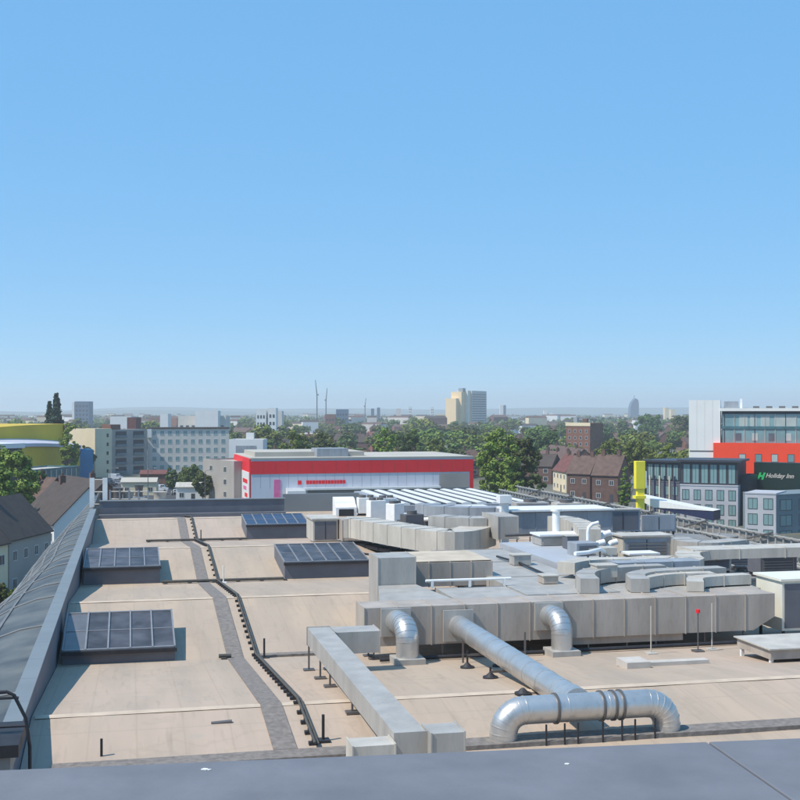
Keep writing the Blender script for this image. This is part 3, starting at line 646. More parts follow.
# ------------------------------------------------------------------ far end wall and roof edge
t = thing('end_parapet', 'blue grey parapet closing the far left end of the roof', 'parapet', (6, 114.7, 0))
q = MB(); q.box(PX1, 14.4, 114.4, 114.9, -.2, 1.7); part(q, 'wall', M['bwall'], t)
q = MB(); q.box(PX1, 14.5, 114.3, 115, 1.702, 1.78); part(q, 'coping', M['coping'], t)
q = MB(); q.box(PX1, 14.4, 113.2, 114.25, .02, .55); part(q, 'step', M['upst'], t)
q = MB(); q.box(14.7, 22.3, 118, 118.4, 0, 1.9); o = q.build('end_parapet', M['storedark'], origin=(18, 118, 0)); tag(o, 'dark grey parapet behind the white intake hood', 'parapet')
# white gantry frames far left corner
for i, (px0, px1, d, ytop, lab) in enumerate(((92, 105, 112, 478, 'white double post gantry at far left roof corner'), (110, 148, 116, 490, 'low grey pipe rack right of the white gantry'))):
    x0_, y0_ = W(px0, d); x1_, y1_ = W(px1, d); zt = ZY(ytop, d); t = thing('roof_gantry', lab, 'gantry', ((x0_+x1_)/2, (y0_+y1_)/2, 0))
    q = MB(); n = 2 if i == 0 else 5; hw = .22 if i == 0 else .07
    for k in range(n):
        u = k/(n-1); xx = x0_+(x1_-x0_)*u; yy = y0_+(y1_-y0_)*u; qq = MB(); qq.box(xx-hw, xx+hw, yy-.1, yy+.1, -.1, zt); part(qq, 'post', M['whitem' if i == 0 else 'galvblue'], t)
    for k in range(3):
        zz = zt-.15-k*(zt*.3); qq = MB(); qq.tube([(x0_, y0_, zz), (x1_, y1_, zz)], .06, 6); part(qq, 'rail', M['galvpale'], t)
for i, (px, d, w, h_) in enumerate(((118, 117, 1.4, 2.6), (128, 118, 1.8, 2.2), (139, 117, 1.2, 2.9), (160, 119, 2.0, 2.1))):
    x, y = W(px, d); t = thing('rooftop_fan', ['small', 'wide', 'tall', 'rightmost'][i]+' dark extract fan behind the far left parapet', 'extract fan', (x, y, 0))
    q = MB(); q.box(-w/2, w/2, -.5, .5, 0, h_*.6); q.build('fan_box', M['upst' if i % 2 else 'galvblue'], t, bevel=.04)
    q = MB(); q.tube([(0, 0, h_*.6), (0, 0, h_*.85), (0, 0, h_)], [w*.3, w*.3, w*.38], 12); q.build('fan_cowl', M['galvpale' if i % 2 else 'steel'], t)
# extra roof slab beyond for plant right of the end wall handled by hall roof

# vaulted sheet roof left of parapet
edge = [(72, 541, -3.0), (60, 550, -3), (47, 560, -3), (34, 572, -3), (23, 583, -3), (10, 601, -3), (0, 621, -3)]
E_ = [G(*e) for e in edge]
E_ = [(-3.4, E_[0][1]+16)]+E_+[(E_[-1][0]-1.2, E_[-1][1]-10), (E_[-1][0]-2, E_[-1][1]-22), (E_[-1][0]-2.3, 30)]
EP = smooth_path(E_, 5)
t = thing('lower_sheet_roof', 'dark ribbed sheet roof curving down outside the left parapet', 'roof', (-8, 70, GZ))
nA = 6; vs = []; fs = []
for (x, y) in EP:
    for k in range(nA+1):
        u = k/nA; xx = PX0+(x-PX0)*u; vs.append((xx, y, 1.2-.4*u-3.8*u*u+.0))
n = nA+1
for j in range(len(EP)-1):
    for k in range(nA): fs.append((j*n+k, (j+1)*n+k, (j+1)*n+k+1, j*n+k+1))
q = MB(); q.smooth = True; q.add(vs, fs); part(q, 'sheeting', M['seam'], t)
for k in (2, 3, 4, 5):
    q = MB(); q.tube([(vs[j*n+k][0], vs[j*n+k][1], vs[j*n+k][2]+.03) for j in range(len(EP))], .07, 5); part(q, 'seam_rib', M['rib'], t)
for j in range(2, len(EP)-1, 1):
    if j % 2: continue
    q = MB(); q.tube([(vs[j*n+k][0], vs[j*n+k][1], vs[j*n+k][2]+.02) for k in range(nA+1)], .045, 5); part(q, 'cross_rib', M['rib'], t)
q = MB(); q.tube([(x, y, -3.0) for x, y in EP], .16, 8); part(q, 'eaves_gutter', M['rib'], t)
q = MB(); m_ = len(EP); q.add([(x+.2, y, -3.05) for x, y in EP]+[(x+.2, y, GZ) for x, y in EP], [(j, j+1, m_+j+1, m_+j) for j in range(m_-1)]); part(q, 'wall', M['greywall'], t)

# access platform and rail bottom left
xg, yg = W(10, 28.5)
PLX, PLZ = .46, .36
t = thing('access_platform', 'steel access platform with a dark hooped guard rail at bottom left', 'platform', (-3.6, 28, GZ))
q = MB(); q.X = Matrix.Translation((PLX, 0, PLZ)); q.box(-5.6, -2.82, 27.2, 29.3, 2.15, 2.42); part(q, 'deck', M['dark'], t)
q = MB(); q.X = Matrix.Translation((PLX, 0, PLZ)); q.box(-5.6, -3.0, 27.3, 29.2, 1.75, 2.145); part(q, 'fascia', M['rib'], t)
q = MB(); q.X = Matrix.Translation((PLX, 0, PLZ)); q.box(-5.5, -3.1, 27.4, 29.2, -14, 1.745); part(q, 'support_wall', M['storeside'], t)
rp = [(-5.6, 28.2, 3.36), (-3.15, 28.2, 3.36), (-3.0, 28.2, 3.28), (-2.75, 28.2, 2.75), (-2.66, 28.2, 2.1), (-2.66, 28.2, 1.1)]
q = MB(); q.X = Matrix.Translation((PLX, 0, PLZ)); q.tube(rp, .04, 8); part(q, 'top_rail', M['dark'], t)
for zz in (3.22, 2.58): q = MB(); q.X = Matrix.Translation((PLX, 0, PLZ)); q.tube([(-5.6, 28.2, zz), (-2.9 if zz > 3 else -2.72, 28.2, zz)], .03, 8); part(q, 'mid_rail', M['dark'], t)
for xx in (-5.4, -4.4, -3.45): q = MB(); q.X = Matrix.Translation((PLX, 0, PLZ)); q.tube([(xx, 28.2, 2.42), (xx, 28.2, 3.36)], .035, 8); part(q, 'rail_post', M['dark'], t)

# right edge ribbed screens
def screen(label, X, y0, y1, h, step, m):
    t = thing('ribbed_screen', label, 'screen', (X, (y0+y1)/2, 0))
    n = int((y1-y0)/3)
    q = MB()
    for k in range(n):
        a, b = y0+(y1-y0)*k/n, y0+(y1-y0)*(k+1)/n; za, zb = RZ(a), RZ(b)
        q.add([(X, a, -.2), (X, b, -.2), (X, b, h), (X, a, h), (X+.1, a, -.2), (X+.1, b, -.2), (X+.1, b, h), (X+.1, a, h)], [(0, 3, 2, 1), (3, 7, 6, 2), (0, 4, 7, 3), (4, 5, 6, 7)])
    part(q, 'sheeting', M[m], t)
    y = y0+.4; c = 0
    while y < y1 and c < 95:
        q = MB(); q.box(X-.14, X-.003, y, y+.10, RZ(y), h+.12+.1*(c % 4 == 0)); part(q, 'rib', M['riblight'], t); y += step; c += 1
    for zz in (h+.02, h*.45): q = MB(); q.box(X-.24, X-.163, y0, y1, zz, zz+.09); part(q, 'rail', M['riblight'], t)
    y = y0+3
    while y < y1-8:
        q = MB(); q.tube([(X-.32, y, h+.25), (X-.32, y+6.5, .9 if h > 1.5 else .35)], .07, 5); part(q, 'diagonal_bar', M['steel'], t); y += 9.5  # dark bars along the diagonal lines across the screens
screen('outermost and tallest ribbed grey screen along the far right roof edge', 43.2, 62, 131, 1.5, 1.0, 'rib')
screen('ribbed grey screen second from the far right roof edge', 40.6, 62, 129, 1.25, .95, 'rib')
screen('ribbed grey screen in the middle of the stepped rows', 38.0, 60, 126, 1.0, .95, 'rib')
screen('nearest and lowest ribbed grey screen of the stepped rows', 35.4, 60, 118, .75, 1.0, 'rib')
q = MB()
for (a, b) in ((58, 71), (71, 80), (80, 94), (94, 102), (102, 116), (116, 124)):
    q.add([(30.5, a, RZ(a)+.04), (43.1, a, RZ(a)+.04), (43.1, b, RZ(b)+.04), (30.5, b, RZ(b)+.04)], [(0, 1, 2, 3)])
tag(q.build('grey_roof_sheet', M['rib'], origin=(36, 90, 0)), 'grey sheet roofing strip under the stepped ribbed screens', 'roofing')

# ------------------------------------------------------------------ foreground parapet of the viewer's block
A_ = G(0, 770, 8.8); B_ = G(800, 738, 8.8)
d0 = Vector((B_[0]-A_[0], B_[1]-A_[1])).normalized(); n0 = Vector((-d0.y, d0.x))
P0 = Vector(A_)-d0*12; P1 = Vector(B_)+d0*12
t = thing('upper_block', 'higher block with a blue grey coping across the bottom edge', 'building', (P0.x, P0.y, GZ), math.atan2(d0.y, d0.x))
Lb = (P1-P0).length
q = MB(); jo = 14.48
for a, b in ((0, jo), (jo+.009, Lb)): q.box(a, b, -1.1, 0, 22.72, 22.8)
q.build('coping', M['wallcop'], t, bevel=.004)
q = MB(); rr = random.Random(3)
for cx, cy, r0 in ((12.68, -.09, .009), (12.695, -.097, .005), (13.9, -.2, .006)):
    pts = [(cx+r0*(1+.5*rr.random())*math.cos(a), cy+r0*(.8+.5*rr.random())*math.sin(a)) for a in [k*PI/5 for k in range(10)]]
    q.prism(pts, 22.8005, 22.8025)
q.build('bird_dropping', M['whitem'], t)
q = MB(); q.box(.02, Lb-.02, -1.0, -.08, 0, 22.718); q.build('wall', M['bwall'], t)
q = MB(); q.box(.02, Lb-.02, -14, -1.0, 21.6, 21.9); q.build('terrace', M['greyrf'], t)
# ------------------------------------------------------------------ buildings
WC = {}
def win_mesh(w, h, fm, gm, bars=1):
    k = (round(w, 2), round(h, 2), fm, gm, bars)
    if k not in WC:
        q = MB(); f = .09 if w > .8 else .06; e = .07
        q.box(-w/2, w/2, -e, .02, 0, f); q.box(-w/2, w/2, -e, .02, h-f, h); q.box(-w/2, -w/2+f, -e, .02, f, h-f); q.box(w/2-f, w/2, -e, .02, f, h-f)
        for b in range(bars): xx = -w/2+w*(b+1)/(bars+1); q.box(xx-.03, xx+.03, -e+.01, .01, f, h-f)
        q.mi = 1; q.add([(-w/2+f, -.025, f), (w/2-f, -.025, f), (w/2-f, -.025, h-f), (-w/2+f, -.025, h-f)], [(0, 1, 2, 3)])
        me = bpy.data.meshes.new('window'); me.from_pydata([tuple(v) for v in q.v], [], q.f); me.update()
        me.materials.append(M[fm]); me.materials.append(M[gm]); me.polygons.foreach_set('material_index', q.m); WC[k] = me
    return WC[k]
FC = {}
def add_win(parent, x, y, z, w, h, rot=0, fm='wfr', gm='win', bars=1, name='window', sub=False):
    if sub:   # frame and pane as two meshes
        k = (round(w, 2), round(h, 2), fm, gm, bars)
        if k not in FC:
            src = win_mesh(w, h, fm, gm, bars); V = [tuple(v.co) for v in src.vertices]; P = [tuple(p.vertices) for p in src.polygons]
            f1 = bpy.data.meshes.new('window'); f1.from_pydata(V[:-4], [], P[:-1]); f1.materials.append(M[fm])
            g1 = bpy.data.meshes.new('pane'); g1.from_pydata(V[-4:], [], [(0, 1, 2, 3)]); g1.materials.append(M[gm]); FC[k] = (f1, g1)
        o = bpy.data.objects.new(name, FC[k][0]); COL.objects.link(o); o.parent = parent; o.location = (x, y, z); o.rotation_euler = (0, 0, rot)
        g_ = bpy.data.objects.new('pane', FC[k][1]); COL.objects.link(g_); g_.parent = o
        return o
    o = bpy.data.objects.new(name, win_mesh(w, h, fm, gm, bars)); COL.objects.link(o); o.parent = parent; o.location = (x, y, z); o.rotation_euler = (0, 0, rot); return o
def win_grid(parent, x0, x1, z0, dz, cols, rows, w, h, y=0, rot=0, fm='wfr', gm='win', bars=1, skip=()):
    for r in range(rows):
        for c in range(cols):
            if (r, c) in skip: continue
            u = x0+(x1-x0)*(c+.5)/cols
            if rot == 0: add_win(parent, u, y, z0+r*dz, w, h, 0, fm, gm, bars)
            else: add_win(parent, y, u, z0+r*dz, w, h, rot, fm, gm, bars)
def frame_thing(name, label, cat, pa, da, pb, db, zb=GZ, group=None):
    a = Vector(W(pa, da)); b = Vector(W(pb, db)); dd = b-a
    return thing(name, label, cat, (a.x, a.y, zb), math.atan2(dd.y, dd.x), group), dd.length
def flat_block(name, label, pa, da, pb, db, depth, ztop, wallm='greywall', roofm='greyrf', par=.5, zb=GZ, cat='building', group=None, sides=None):
    t, L = frame_thing(name, label, cat, pa, da, pb, db, zb, group); h = ztop-zb
    q = MB(); q.box(0, L, 0, depth, 0, h)
    if par: q.box(0, L, 0, .3, h, h+par); q.box(0, .3, .3, depth, h, h+par); q.box(L-.3, L, .3, depth, h, h+par); q.box(.3, L-.3, depth-.3, depth, h, h+par)
    q.build('wall', M[wallm], t)
    q = MB(); q.box(.32, L-.32, .32, depth-.32, h+.01, h+.1); q.build('roof', M[roofm], t)
    return t, L, h
def house(name, label, loc, rz, L, Wd, eh, rh, wallm, roofm, group=None, hip=False, chim=(.2,), wins=True, floors=2, gablewin=True, cat='house'):
    t = thing(name, label, cat, loc, rz, group)
    q = MB()
    if hip: q.box(0, L, 0, Wd, 0, eh)
    else:
        q.box(0, L, 0, Wd, 0, eh); q.add([(0, 0, eh), (0, Wd, eh), (0, Wd/2, rh-.05), (L, 0, eh), (L, Wd, eh), (L, Wd/2, rh-.05)], [(0, 2, 1), (3, 4, 5)])
    ws = q.build('wall', M[wallm], t)
    o = .35; e2 = eh-o*(rh-eh)/(Wd/2); q = MB(); hx = Wd/2*.8 if hip else -o*0-.0
    a = -o if not hip else -o
    if hip:
        q.add([(-o, -o, e2), (L+o, -o, e2), (L+o, Wd+o, e2), (-o, Wd+o, e2), (hx, Wd/2, rh), (L-hx, Wd/2, rh)], [(0, 1, 5, 4), (1, 2, 5), (2, 3, 4, 5), (3, 0, 4), (3, 2, 1, 0)])
    else:
        q.add([(-.2, -o, e2), (L+.2, -o, e2), (L+.2, Wd/2, rh), (-.2, Wd/2, rh), (L+.2, Wd+o, e2), (-.2, Wd+o, e2),
               (-.2, -o, e2-.18), (L+.2, -o, e2-.18), (L+.2, Wd/2, rh-.18), (-.2, Wd/2, rh-.18), (L+.2, Wd+o, e2-.18), (-.2, Wd+o, e2-.18)],
              [(0, 1, 2, 3), (3, 2, 4, 5), (0, 6, 7, 1), (5, 4, 10, 11), (0, 3, 9, 6), (3, 5, 11, 9), (1, 7, 8, 2), (2, 8, 10, 4), (6, 9, 8, 7), (9, 11, 10, 8)])
    rf = q.build('roof', M[roofm], t)
    out = [ws, rf]
    for c in chim:
        q = MB(); cx = L*c; q.box(cx-.5, cx+.5, Wd/2-.45, Wd/2+.45, rh-1.0, rh+1.1); q.box(cx-.3, cx-.1, Wd/2-.1, Wd/2+.1, rh+1.1, rh+1.5); q.box(cx+.1, cx+.3, Wd/2-.1, Wd/2+.1, rh+1.1, rh+1.5)
        ch = q.build('chimney', M['brickdk'], t); out.append(ch)
    if wins:
        n = max(2, int(L/3)); 
        for r in range(floors):
            for c in range(n):
                if r == 0 and c == n//2: continue
                out.append(add_win(t, L*(c+.5)/n, 0, 1.0+r*(eh-.6)/floors, 1.3, 1.35, sub=True))
        q = MB(); dx = L*(n//2+.5)/n; q.box(dx-.5, dx+.5, -.06, .02, 0, 2.1); out.append(q.build('door', M['wfd'], t))
        if gablewin and not hip:
            for s, xx in ((-PI/2, 0), (PI/2, L)):
                for r in range(floors): out.append(add_win(t, xx, Wd*.5, 1.0+r*(eh-.6)/floors, 1.1, 1.3, s))
    return t, out

# red store
t, L = frame_thing('red_store', 'long retail store with a red top band and white sign wall', 'store', 251, 292, 473, 306)
h = ZY(459, 295)-GZ
sd = 36
q = MB(); q.box(0, L, 0, sd, 0, h); q.build('wall', M['storewall'], t)
q = MB(); q.box(-.1, L+.05, -.12, -.002, h-3.6, h-.45); q.box(-.12, -.002, 0, sd, h-3.6, h-.45); q.build('red_band', M['red'], t)
q = MB(); q.box(-.15, L+.1, -.2, sd+.1, h+.005, h+.35); q.build('roof_edge', M['beigeroof'], t)
q = MB(); q.box(2, 30, 8, 30, h+.36, h+1.5); q.build('roof_plant', M['beigeroof'], t)
q = MB(); q.box(17, 25, 4, 12, h+.36, h+2.4); q.build('plant_room', M['galvblue'], t)
q = MB(); q.box(14, L-.4, -.1, -.003, 0, h-7.6); q.build('shop_front', M['storedark'], t)
q = MB(); q.box(8.5, L-9, -1.6, -.101, h-7.6, h-7.1); q.build('canopy', M['whitem'], t)
q = MB(); q.box(L-9, L-1.2, -.09, -.003, h-8, h-4.0); q.build('corner_panel', M['greywall'], t)
q = MB(); q.box(L-.9, L+.04, -.115, -.003, 0, h-3.6); q.build('corner_post', M['red'], t)
q = MB(); q.box(L+.003, L+.1, .0, sd, 0, h-.1); q.build('side_cladding', M['storeside'], t)
for k in range(1, 24):
    q = MB(); q.box(k*2.3, k*2.3+.05, -.13 if 0 else -.02, -.004, h-7.0, h-3.62); q.build('cladding_joint', M['galvblue'], t)
q = MB()
for k in range(1, 19): q.box(k*3, k*3+.04, -.135, -.121, h-3.58, h-.47)
q.build('band_joints', M['brickdk'], t)
sg = MB(); xx = 11.5; sg.box(xx, xx+.9, -.12, -.003, h-6.3, h-5.3); sg.build('sign_mark', M['red'], t)
q = MB(); xx = 13.6
wd = [.7, .6, .75, .5, .7, .8, .5, .65, .7, .6, .5, .75, .6]
for w_ in wd: q.box(xx, xx+w_, -.12, -.003, h-6.2, h-5.3); q.box(xx+w_*.4, xx+w_*.6, -.14, -.121, h-6.0, h-5.5); xx += w_+.12
q.build('sign_letters', M['red'], t)
q = MB(); q.box(5.6, 7.2, -.1, -.003, 0, h-5); q.build('pink_panel', M['pink'], t)
q = MB(); q.box(10.2, 13.5, -.1, -.003, 0, h-8.1); q.build('entrance', M['wfd'], t)
q = MB(); q.box(8.5, 11.0+2, -3, -.2, h-8.9, h-7.61); q.build('white_porch', M['whitem'], t)
q = MB(); q.box(-.35, -.125, .0, 33, 0, h+.2); q.build('red_side_panel', M['red'], t)
q = MB(); q.box(-.5, -.352, .3, 15.0, 1, h-3.2); q.build('white_side_sign', M['whitem'], t)
for k, (a, b, c, d) in enumerate(((3, 12, 7.6, 8.6), (5, 11, 5.9, 6.8), (3, 8, 4.2, 5.2), (8, 13, 2.9, 3.6))):
    q = MB(); q.box(-.56, -.502, a, b, c-1.2, d-1.2); q.build('sign_figure', M['pink' if k % 2 else 'red'], t)
# grey block left of store + white box building
t, L, h = flat_block('grey_depot', 'plain grey windowed depot left of the red store', 203, 322, 234, 305, 14, ZY(462, 312), 'greywall', 'beigeroof')
win_grid(t, 1, L-1, 2, 3.2, 2, 3, 1.8, 1.5)
t, L, h = flat_block('white_depot', 'white flat box building above left end of red store', 229, 388, 263, 388, 12, ZY(441, 388), 'whitewall', 'galvpale')
q = MB(); q.box(2.2, L-2.2, -.1, -.003, h-5, h-1.5); q.build('grey_panel', M['galvblue'], t)
q = MB(); q.box(5, 7.5, 4, 6, h+.12, h+2.6); q.build('plant_room', M['whitewall'], t)
# flats
t, L, h = flat_block('flat_block', 'balcony flats with a shade toned grey front and tall cream left end wall', 112, 455, 147, 470, 17, ZY(431, 455), 'greywall', 'slate')
q = MB(); q.box(-.25, -.003, 0, 17, 0, h+.3); q.build('cream_end_wall', M['creamwall'], t)  # grey front beside this cream end has its shade put into the colour
q = MB(); q.box(-.4, -.252, 3.2, 4.4, 0, h+.3); q.build('drain_stripe', M['greywall'], t)
for r in range(5):
    for c in (0, 1):
        q = MB(); x0_ = L*(.1+.5*c); q.box(x0_, x0_+L*.3, -.12, -.003, 1.2+r*3.4, 3.0+r*3.4); q.build('recess_shade_panel', M['wfd'], t)  # flat dark slab painted for the shade inside a balcony recess
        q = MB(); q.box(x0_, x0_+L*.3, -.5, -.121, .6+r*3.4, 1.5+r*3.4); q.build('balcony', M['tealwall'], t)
q = MB(); q.box(3, 8, 4, 9, h+.12, h+2.4); q.build('plant_room', M['brick'], t)
t, L, h = flat_block('flat_block', 'long blue grey flats with a regular grid of dark windows', 147.5, 474, 229, 480, 14, ZY(430, 476), 'bluegrey', 'slate')
win_grid(t, 1.2, L-.8, 1.2, 3.4, 10, 5, 1.6, 1.8, fm='wfr', gm='hglass', bars=1)
q = MB(); q.box(-.3, L+.3, -.4, 14.3, h+.51, h+1.0); q.build('eaves', M['slate'], t)
q = MB(); q.box(0, 1.6, -.8, -.003, h-3, h+.4); q.build('white_stair_head', M['whitewall'], t)
# cream leftmost plinth wall: the flats' left front
t, L, h = flat_block('flat_block', 'narrow cream rendered flats at left end of the grey flats', 95, 440, 111.5, 446, 15, ZY(430, 443), 'creamwall', 'slate')
win_grid(t, L*.55, L-.2, 1.5, 3.3, 1, 5, .9, 1.3, fm='wfd', bars=0)
# yellow arena
t, L = frame_thing('yellow_arena', 'mustard yellow arena with a curved lavender roof band', 'arena', -40, 330, 88, 395)
h1 = ZY(424, 390)-GZ
prof = [(0, 0), (L, 0)]+[(L-L*k/14, h1*(.86+.14*math.sin(PI*.5*(1-k/14)**.7+.0)) if k < 14 else h1*.72) for k in range(15)]
q = MB(); vsf = [(x, 8, z) for x, z in prof]; vsb = [(x, 40, z) for x, z in prof]; n = len(prof)
q.add(vsf+vsb, [list(range(n)), list(range(n, 2*n))[::-1]]+[((i+1) % n, i, i+n, (i+1) % n+n) for i in range(n)]); q.build('main_hall', M['mustard'], t)
q = MB(); pr2 = [(L*.14+L*.80*k/12, h1*(.57+.155*math.sin(PI*(.32+.50*k/12)))) for k in range(13)]
q.add([(x, 0, z) for x, z in pr2]+[(x, 7.99, z+1.4) for x, z in pr2]+[(x, 0, z-1.0) for x, z in pr2], [(k, k+1, 14+k, 13+k) for k in range(12)]+[(26+k, 27+k, k+1, k) for k in range(12)]); q.build('curved_roof', M['lav'], t)
q = MB(); q.add([(x, .6, z-1.0) for x, z in pr2]+[(x, .6, 0) for x, z in pr2], [(13+k, 14+k, k+1, k) for k in range(12)]); q.build('front_wall', M['mustard'], t)
q = MB(); q.box(L*.78, L*.9, .2, .59, 0, h1*.5); q.build('door_bay', M['brickdk'], t)
q = MB(); q.box(L-2.0, L-1, 7, 7.99, 0, h1*.98); q.build('drain_stripe', M['brickdk'], t)
t, L, h = flat_block('blue_shed', 'small bright blue shed right of the mustard arena', 79, 400, 93, 402, 10, ZY(451, 400), 'blue', 'blue')
t, L, h = flat_block('white_shed', 'low white flat roofed shed at far left edge', -40, 270, 22, 285, 12, ZY(446, 280), 'wfd', 'whitewall')
q = MB(); q.box(-.2, L+.5, -.5, 12, h-.6, h+.55); q.build('fascia', M['whitewall'], t)
t, L, h = flat_block('glass_pavilion', 'low teal glazed pavilion below the mustard arena', 34, 296, 80, 318, 10, ZY(470, 305), 'teal', 'galvpale')
for k in range(9): q = MB(); q.box(L*k/9+.2, L*k/9+.5, -.15, -.003, 0, h); q.build('mullion', M['galvpale'], t)
# houses on the left street
def house_px(label, pa, da, pb, db, Wd, eh, rh, wallm, roofm, **k):
    a = Vector(W(pa, da)); b = Vector(W(pb, db)); dd = b-a
    return house('terraced_house', label, (a.x, a.y, GZ), math.atan2(dd.y, dd.x), dd.length, Wd, eh, rh, wallm, roofm, **k)
house_px('nearest dark roofed pale house at the left edge', -62, 139, 8, 154, 9, 7.6, 12.3, 'creamwall', 'slate', chim=(.5,))
house_px('grey walled house with a long dark roof second from left edge', 9, 154.5, 51, 168, 9, 7.8, 12.6, 'greywall', 'slate', chim=(.3,))
house_px('house with a white gable facing the hall parapet', 22, 196, 54, 180, 10.5, 7.4, 12.6, 'whitewall', 'slate', chim=(.25,))
house_px('brown brick house partly hidden beyond the white gable house', 40, 236, 78, 216, 10, 7, 11.5, 'brick', 'slate', chim=(.7,))
house_px('dark red house under the glass pavilion', 8, 232, 36, 226, 9, 7, 11.5, 'brickdk', 'tile', chim=(.5,))
# street on the left
def sheet(name, poly, z, m):
    q = MB(); q.add([(x, y, z) for x, y in poly], [list(range(len(poly)))]); return q.build(name, m, origin=(poly[0][0], poly[0][1], z), kind='structure')
q = MB(); q.add([(-13000, -2000, GZ), (13000, -2000, GZ), (13000, 14000, GZ), (-13000, 14000, GZ)], [(0, 1, 2, 3)]); q.build('ground', M['ground'], kind='structure')
sheet('road', [W(-80, 118), W(60, 128), W(62, 134), W(-80, 125)], GZ+.008, M['asphalt'])
sheet('verge', [W(-80, 85), W(60, 85), W(60, 127), W(-80, 117)], GZ+.004, M['grass'])
q = MB(); a, b = W(-80, 126), W(62, 135); c, d = W(62, 137), W(-80, 128); q.prism([a, b, c, d], GZ, GZ+.13); q.build('pavement', M['pave'], kind='structure')
sheet('car_park', [W(80, 330), W(240, 330), W(240, 455), W(88, 435)], GZ+.006, M['asphalt'])
sheet('high_street', [W(180, 262), W(640, 255), W(640, 275), W(180, 282)], GZ+.012, M['asphalt'])
sheet('side_road', [W(560, 280), W(620, 280), W(600, 420), W(575, 420)], GZ+.016, M['asphalt'])

# small buildings right of centre
house_px('pale gabled house right of the dark big tree', 553, 370, 566, 356, 8, 6.5, 11, 'creamwall', 'redtile', chim=(.3,))
house_px('dark brick twin gable house left of the yellow column', 567, 330, 590, 326, 9, 7.5, 12, 'brickdk', 'tile', chim=(.2, .8))
house_px('brick villa with white bays nearest the yellow column', 592, 322, 618, 318, 9, 7.5, 12.5, 'brickdk', 'tile', chim=(.2, .8))
house_px('brown roofed terrace behind the pale gabled house', 530, 430, 562, 395, 9, 6.5, 10.5, 'brick', 'tile', chim=(.2, .5, .8))
house_px('long dark roofed terrace running beside the side road', 540, 500, 572, 440, 9, 6.5, 10.5, 'brickdk', 'tile', chim=(.2, .5, .8))
t, L, h = flat_block('brick_block', 'square red brick block on the skyline right of centre', 566, 600, 590, 592, 14, ZY(424, 597), 'brick', 'beigeroof')
win_grid(t, .5, L-.5, 4, 3.2, 4, 4, 1.2, 1.6, bars=0)
q = MB(); q.box(-.2, L+.2, -.25, 0-.003, h-1, h+.7); q.build('parapet_band', M['creamwall'], t)
q = MB(); q.box(2, 4, 4, 6, h, h+3.2); q.build('plant_room', M['galvblue'], t); q = MB(); q.box(7, 9.5, 4, 6, h, h+2.6); q.build('chimney', M['brickdk'], t)

# hotel
t, L = frame_thing('hotel_tower', 'hotel with white stair tower, glazed storeys and a bright red band', 'hotel', 722, 321, 850, 312)
g = lambda py, d=318: ZY(py, d)-GZ
hr0, hr1, hg = g(470), g(443), g(411)
q = MB(); q.box(0, L, 0, 18, 0, hg); q.build('wall', M['charcoal'], t)
q = MB(); q.box(-2.2, L+.2, -1.6, -.003, hr0+1.3, hr1); q.build('red_band', M['hotred'], t)
q = MB(); q.box(6.2, L+.2, -1.61, -.2, hr0-.9, hr0+1.298); q.build('red_band_drop', M['hotred'], t)
for k in range(6):
    xx = 5.2+k*4.1; add_win(t, xx, -1.6, hr0+2.2, 1.7, 2.1, 0, 'wfd', 'hglassl' if k % 2 == 0 else 'hglass', 0, sub=True)
q = MB(); q.box(.1, L, -.1, -.003, hr1+.02, hg-.8); q.build('curtain_wall', M['hglass'], t)
for k in range(12):
    xx = .5+k*2.6; q = MB(); q.box(xx, xx+.16, -.25, -.102, hr1+.05, hg-.8); q.build('mullion', M['galvpale'] if k % 3 else M['wfd'], t)
for k, (a, b) in enumerate(((4.4, 6.6), (7.2, 8.9), (9.9, 12.2), (13.4, 19), (20, 25))):
    q = MB(); q.box(a, b, -.16, -.103, hg-4.6, hg-1.2); q.build('blind', M['hglassl'], t)
for k in range(5):
    q = MB(); q.box(3.5+k*4.2, 5+k*4.2, -.16, -.103, hr1+.6, hr1+2.6); q.build('blind', M['hglassl' if k % 2 else 'bwall'], t)
q = MB(); q.box(-.2, L, -.35, -.102, (hr1+hg)/2-.5, (hr1+hg)/2+.2); q.build('floor_band', M['teal'], t)
q = MB(); q.box(-.4, L+.3, -1.0, 18, hg-.02, hg+.75); q.build('roof_slab', M['hotwhite'], t)
q = MB(); q.box(.5, 4.2, 2, 6, hg+.76, hg+2.6); q.build('plant_room', M['galvblue'], t); q = MB(); q.box(4.6, 5.2, 2, 2.8, hg+.76, hg+3.3); q.build('flue', M['whitem'], t)
for k in range(6): q = MB(); q.box(8+k*3.3, 9.6+k*3.3, 2, 3.5, hg+.76, hg+1.3); q.build('roof_unit', M['steel'], t)
q = MB(); q.box(-8.6, -.42, -.6, 9, 0, hg+2.9); q.build('stair_tower', M['hotwhite'], t)
for k in range(1, 4): q = MB(); q.box(-8.6+k*2.05, -8.57+k*2.05, -.63, -.602, hr0+5, hg+2.8); q.build('panel_joint', M['galvpale'], t)
for k in range(3): q = MB(); q.box(-8.4, -1.9, -.64, -.603, hr0+.9+k*1.9, hr0+1.25+k*1.9); q.build('louvre_band', M['steel'], t)
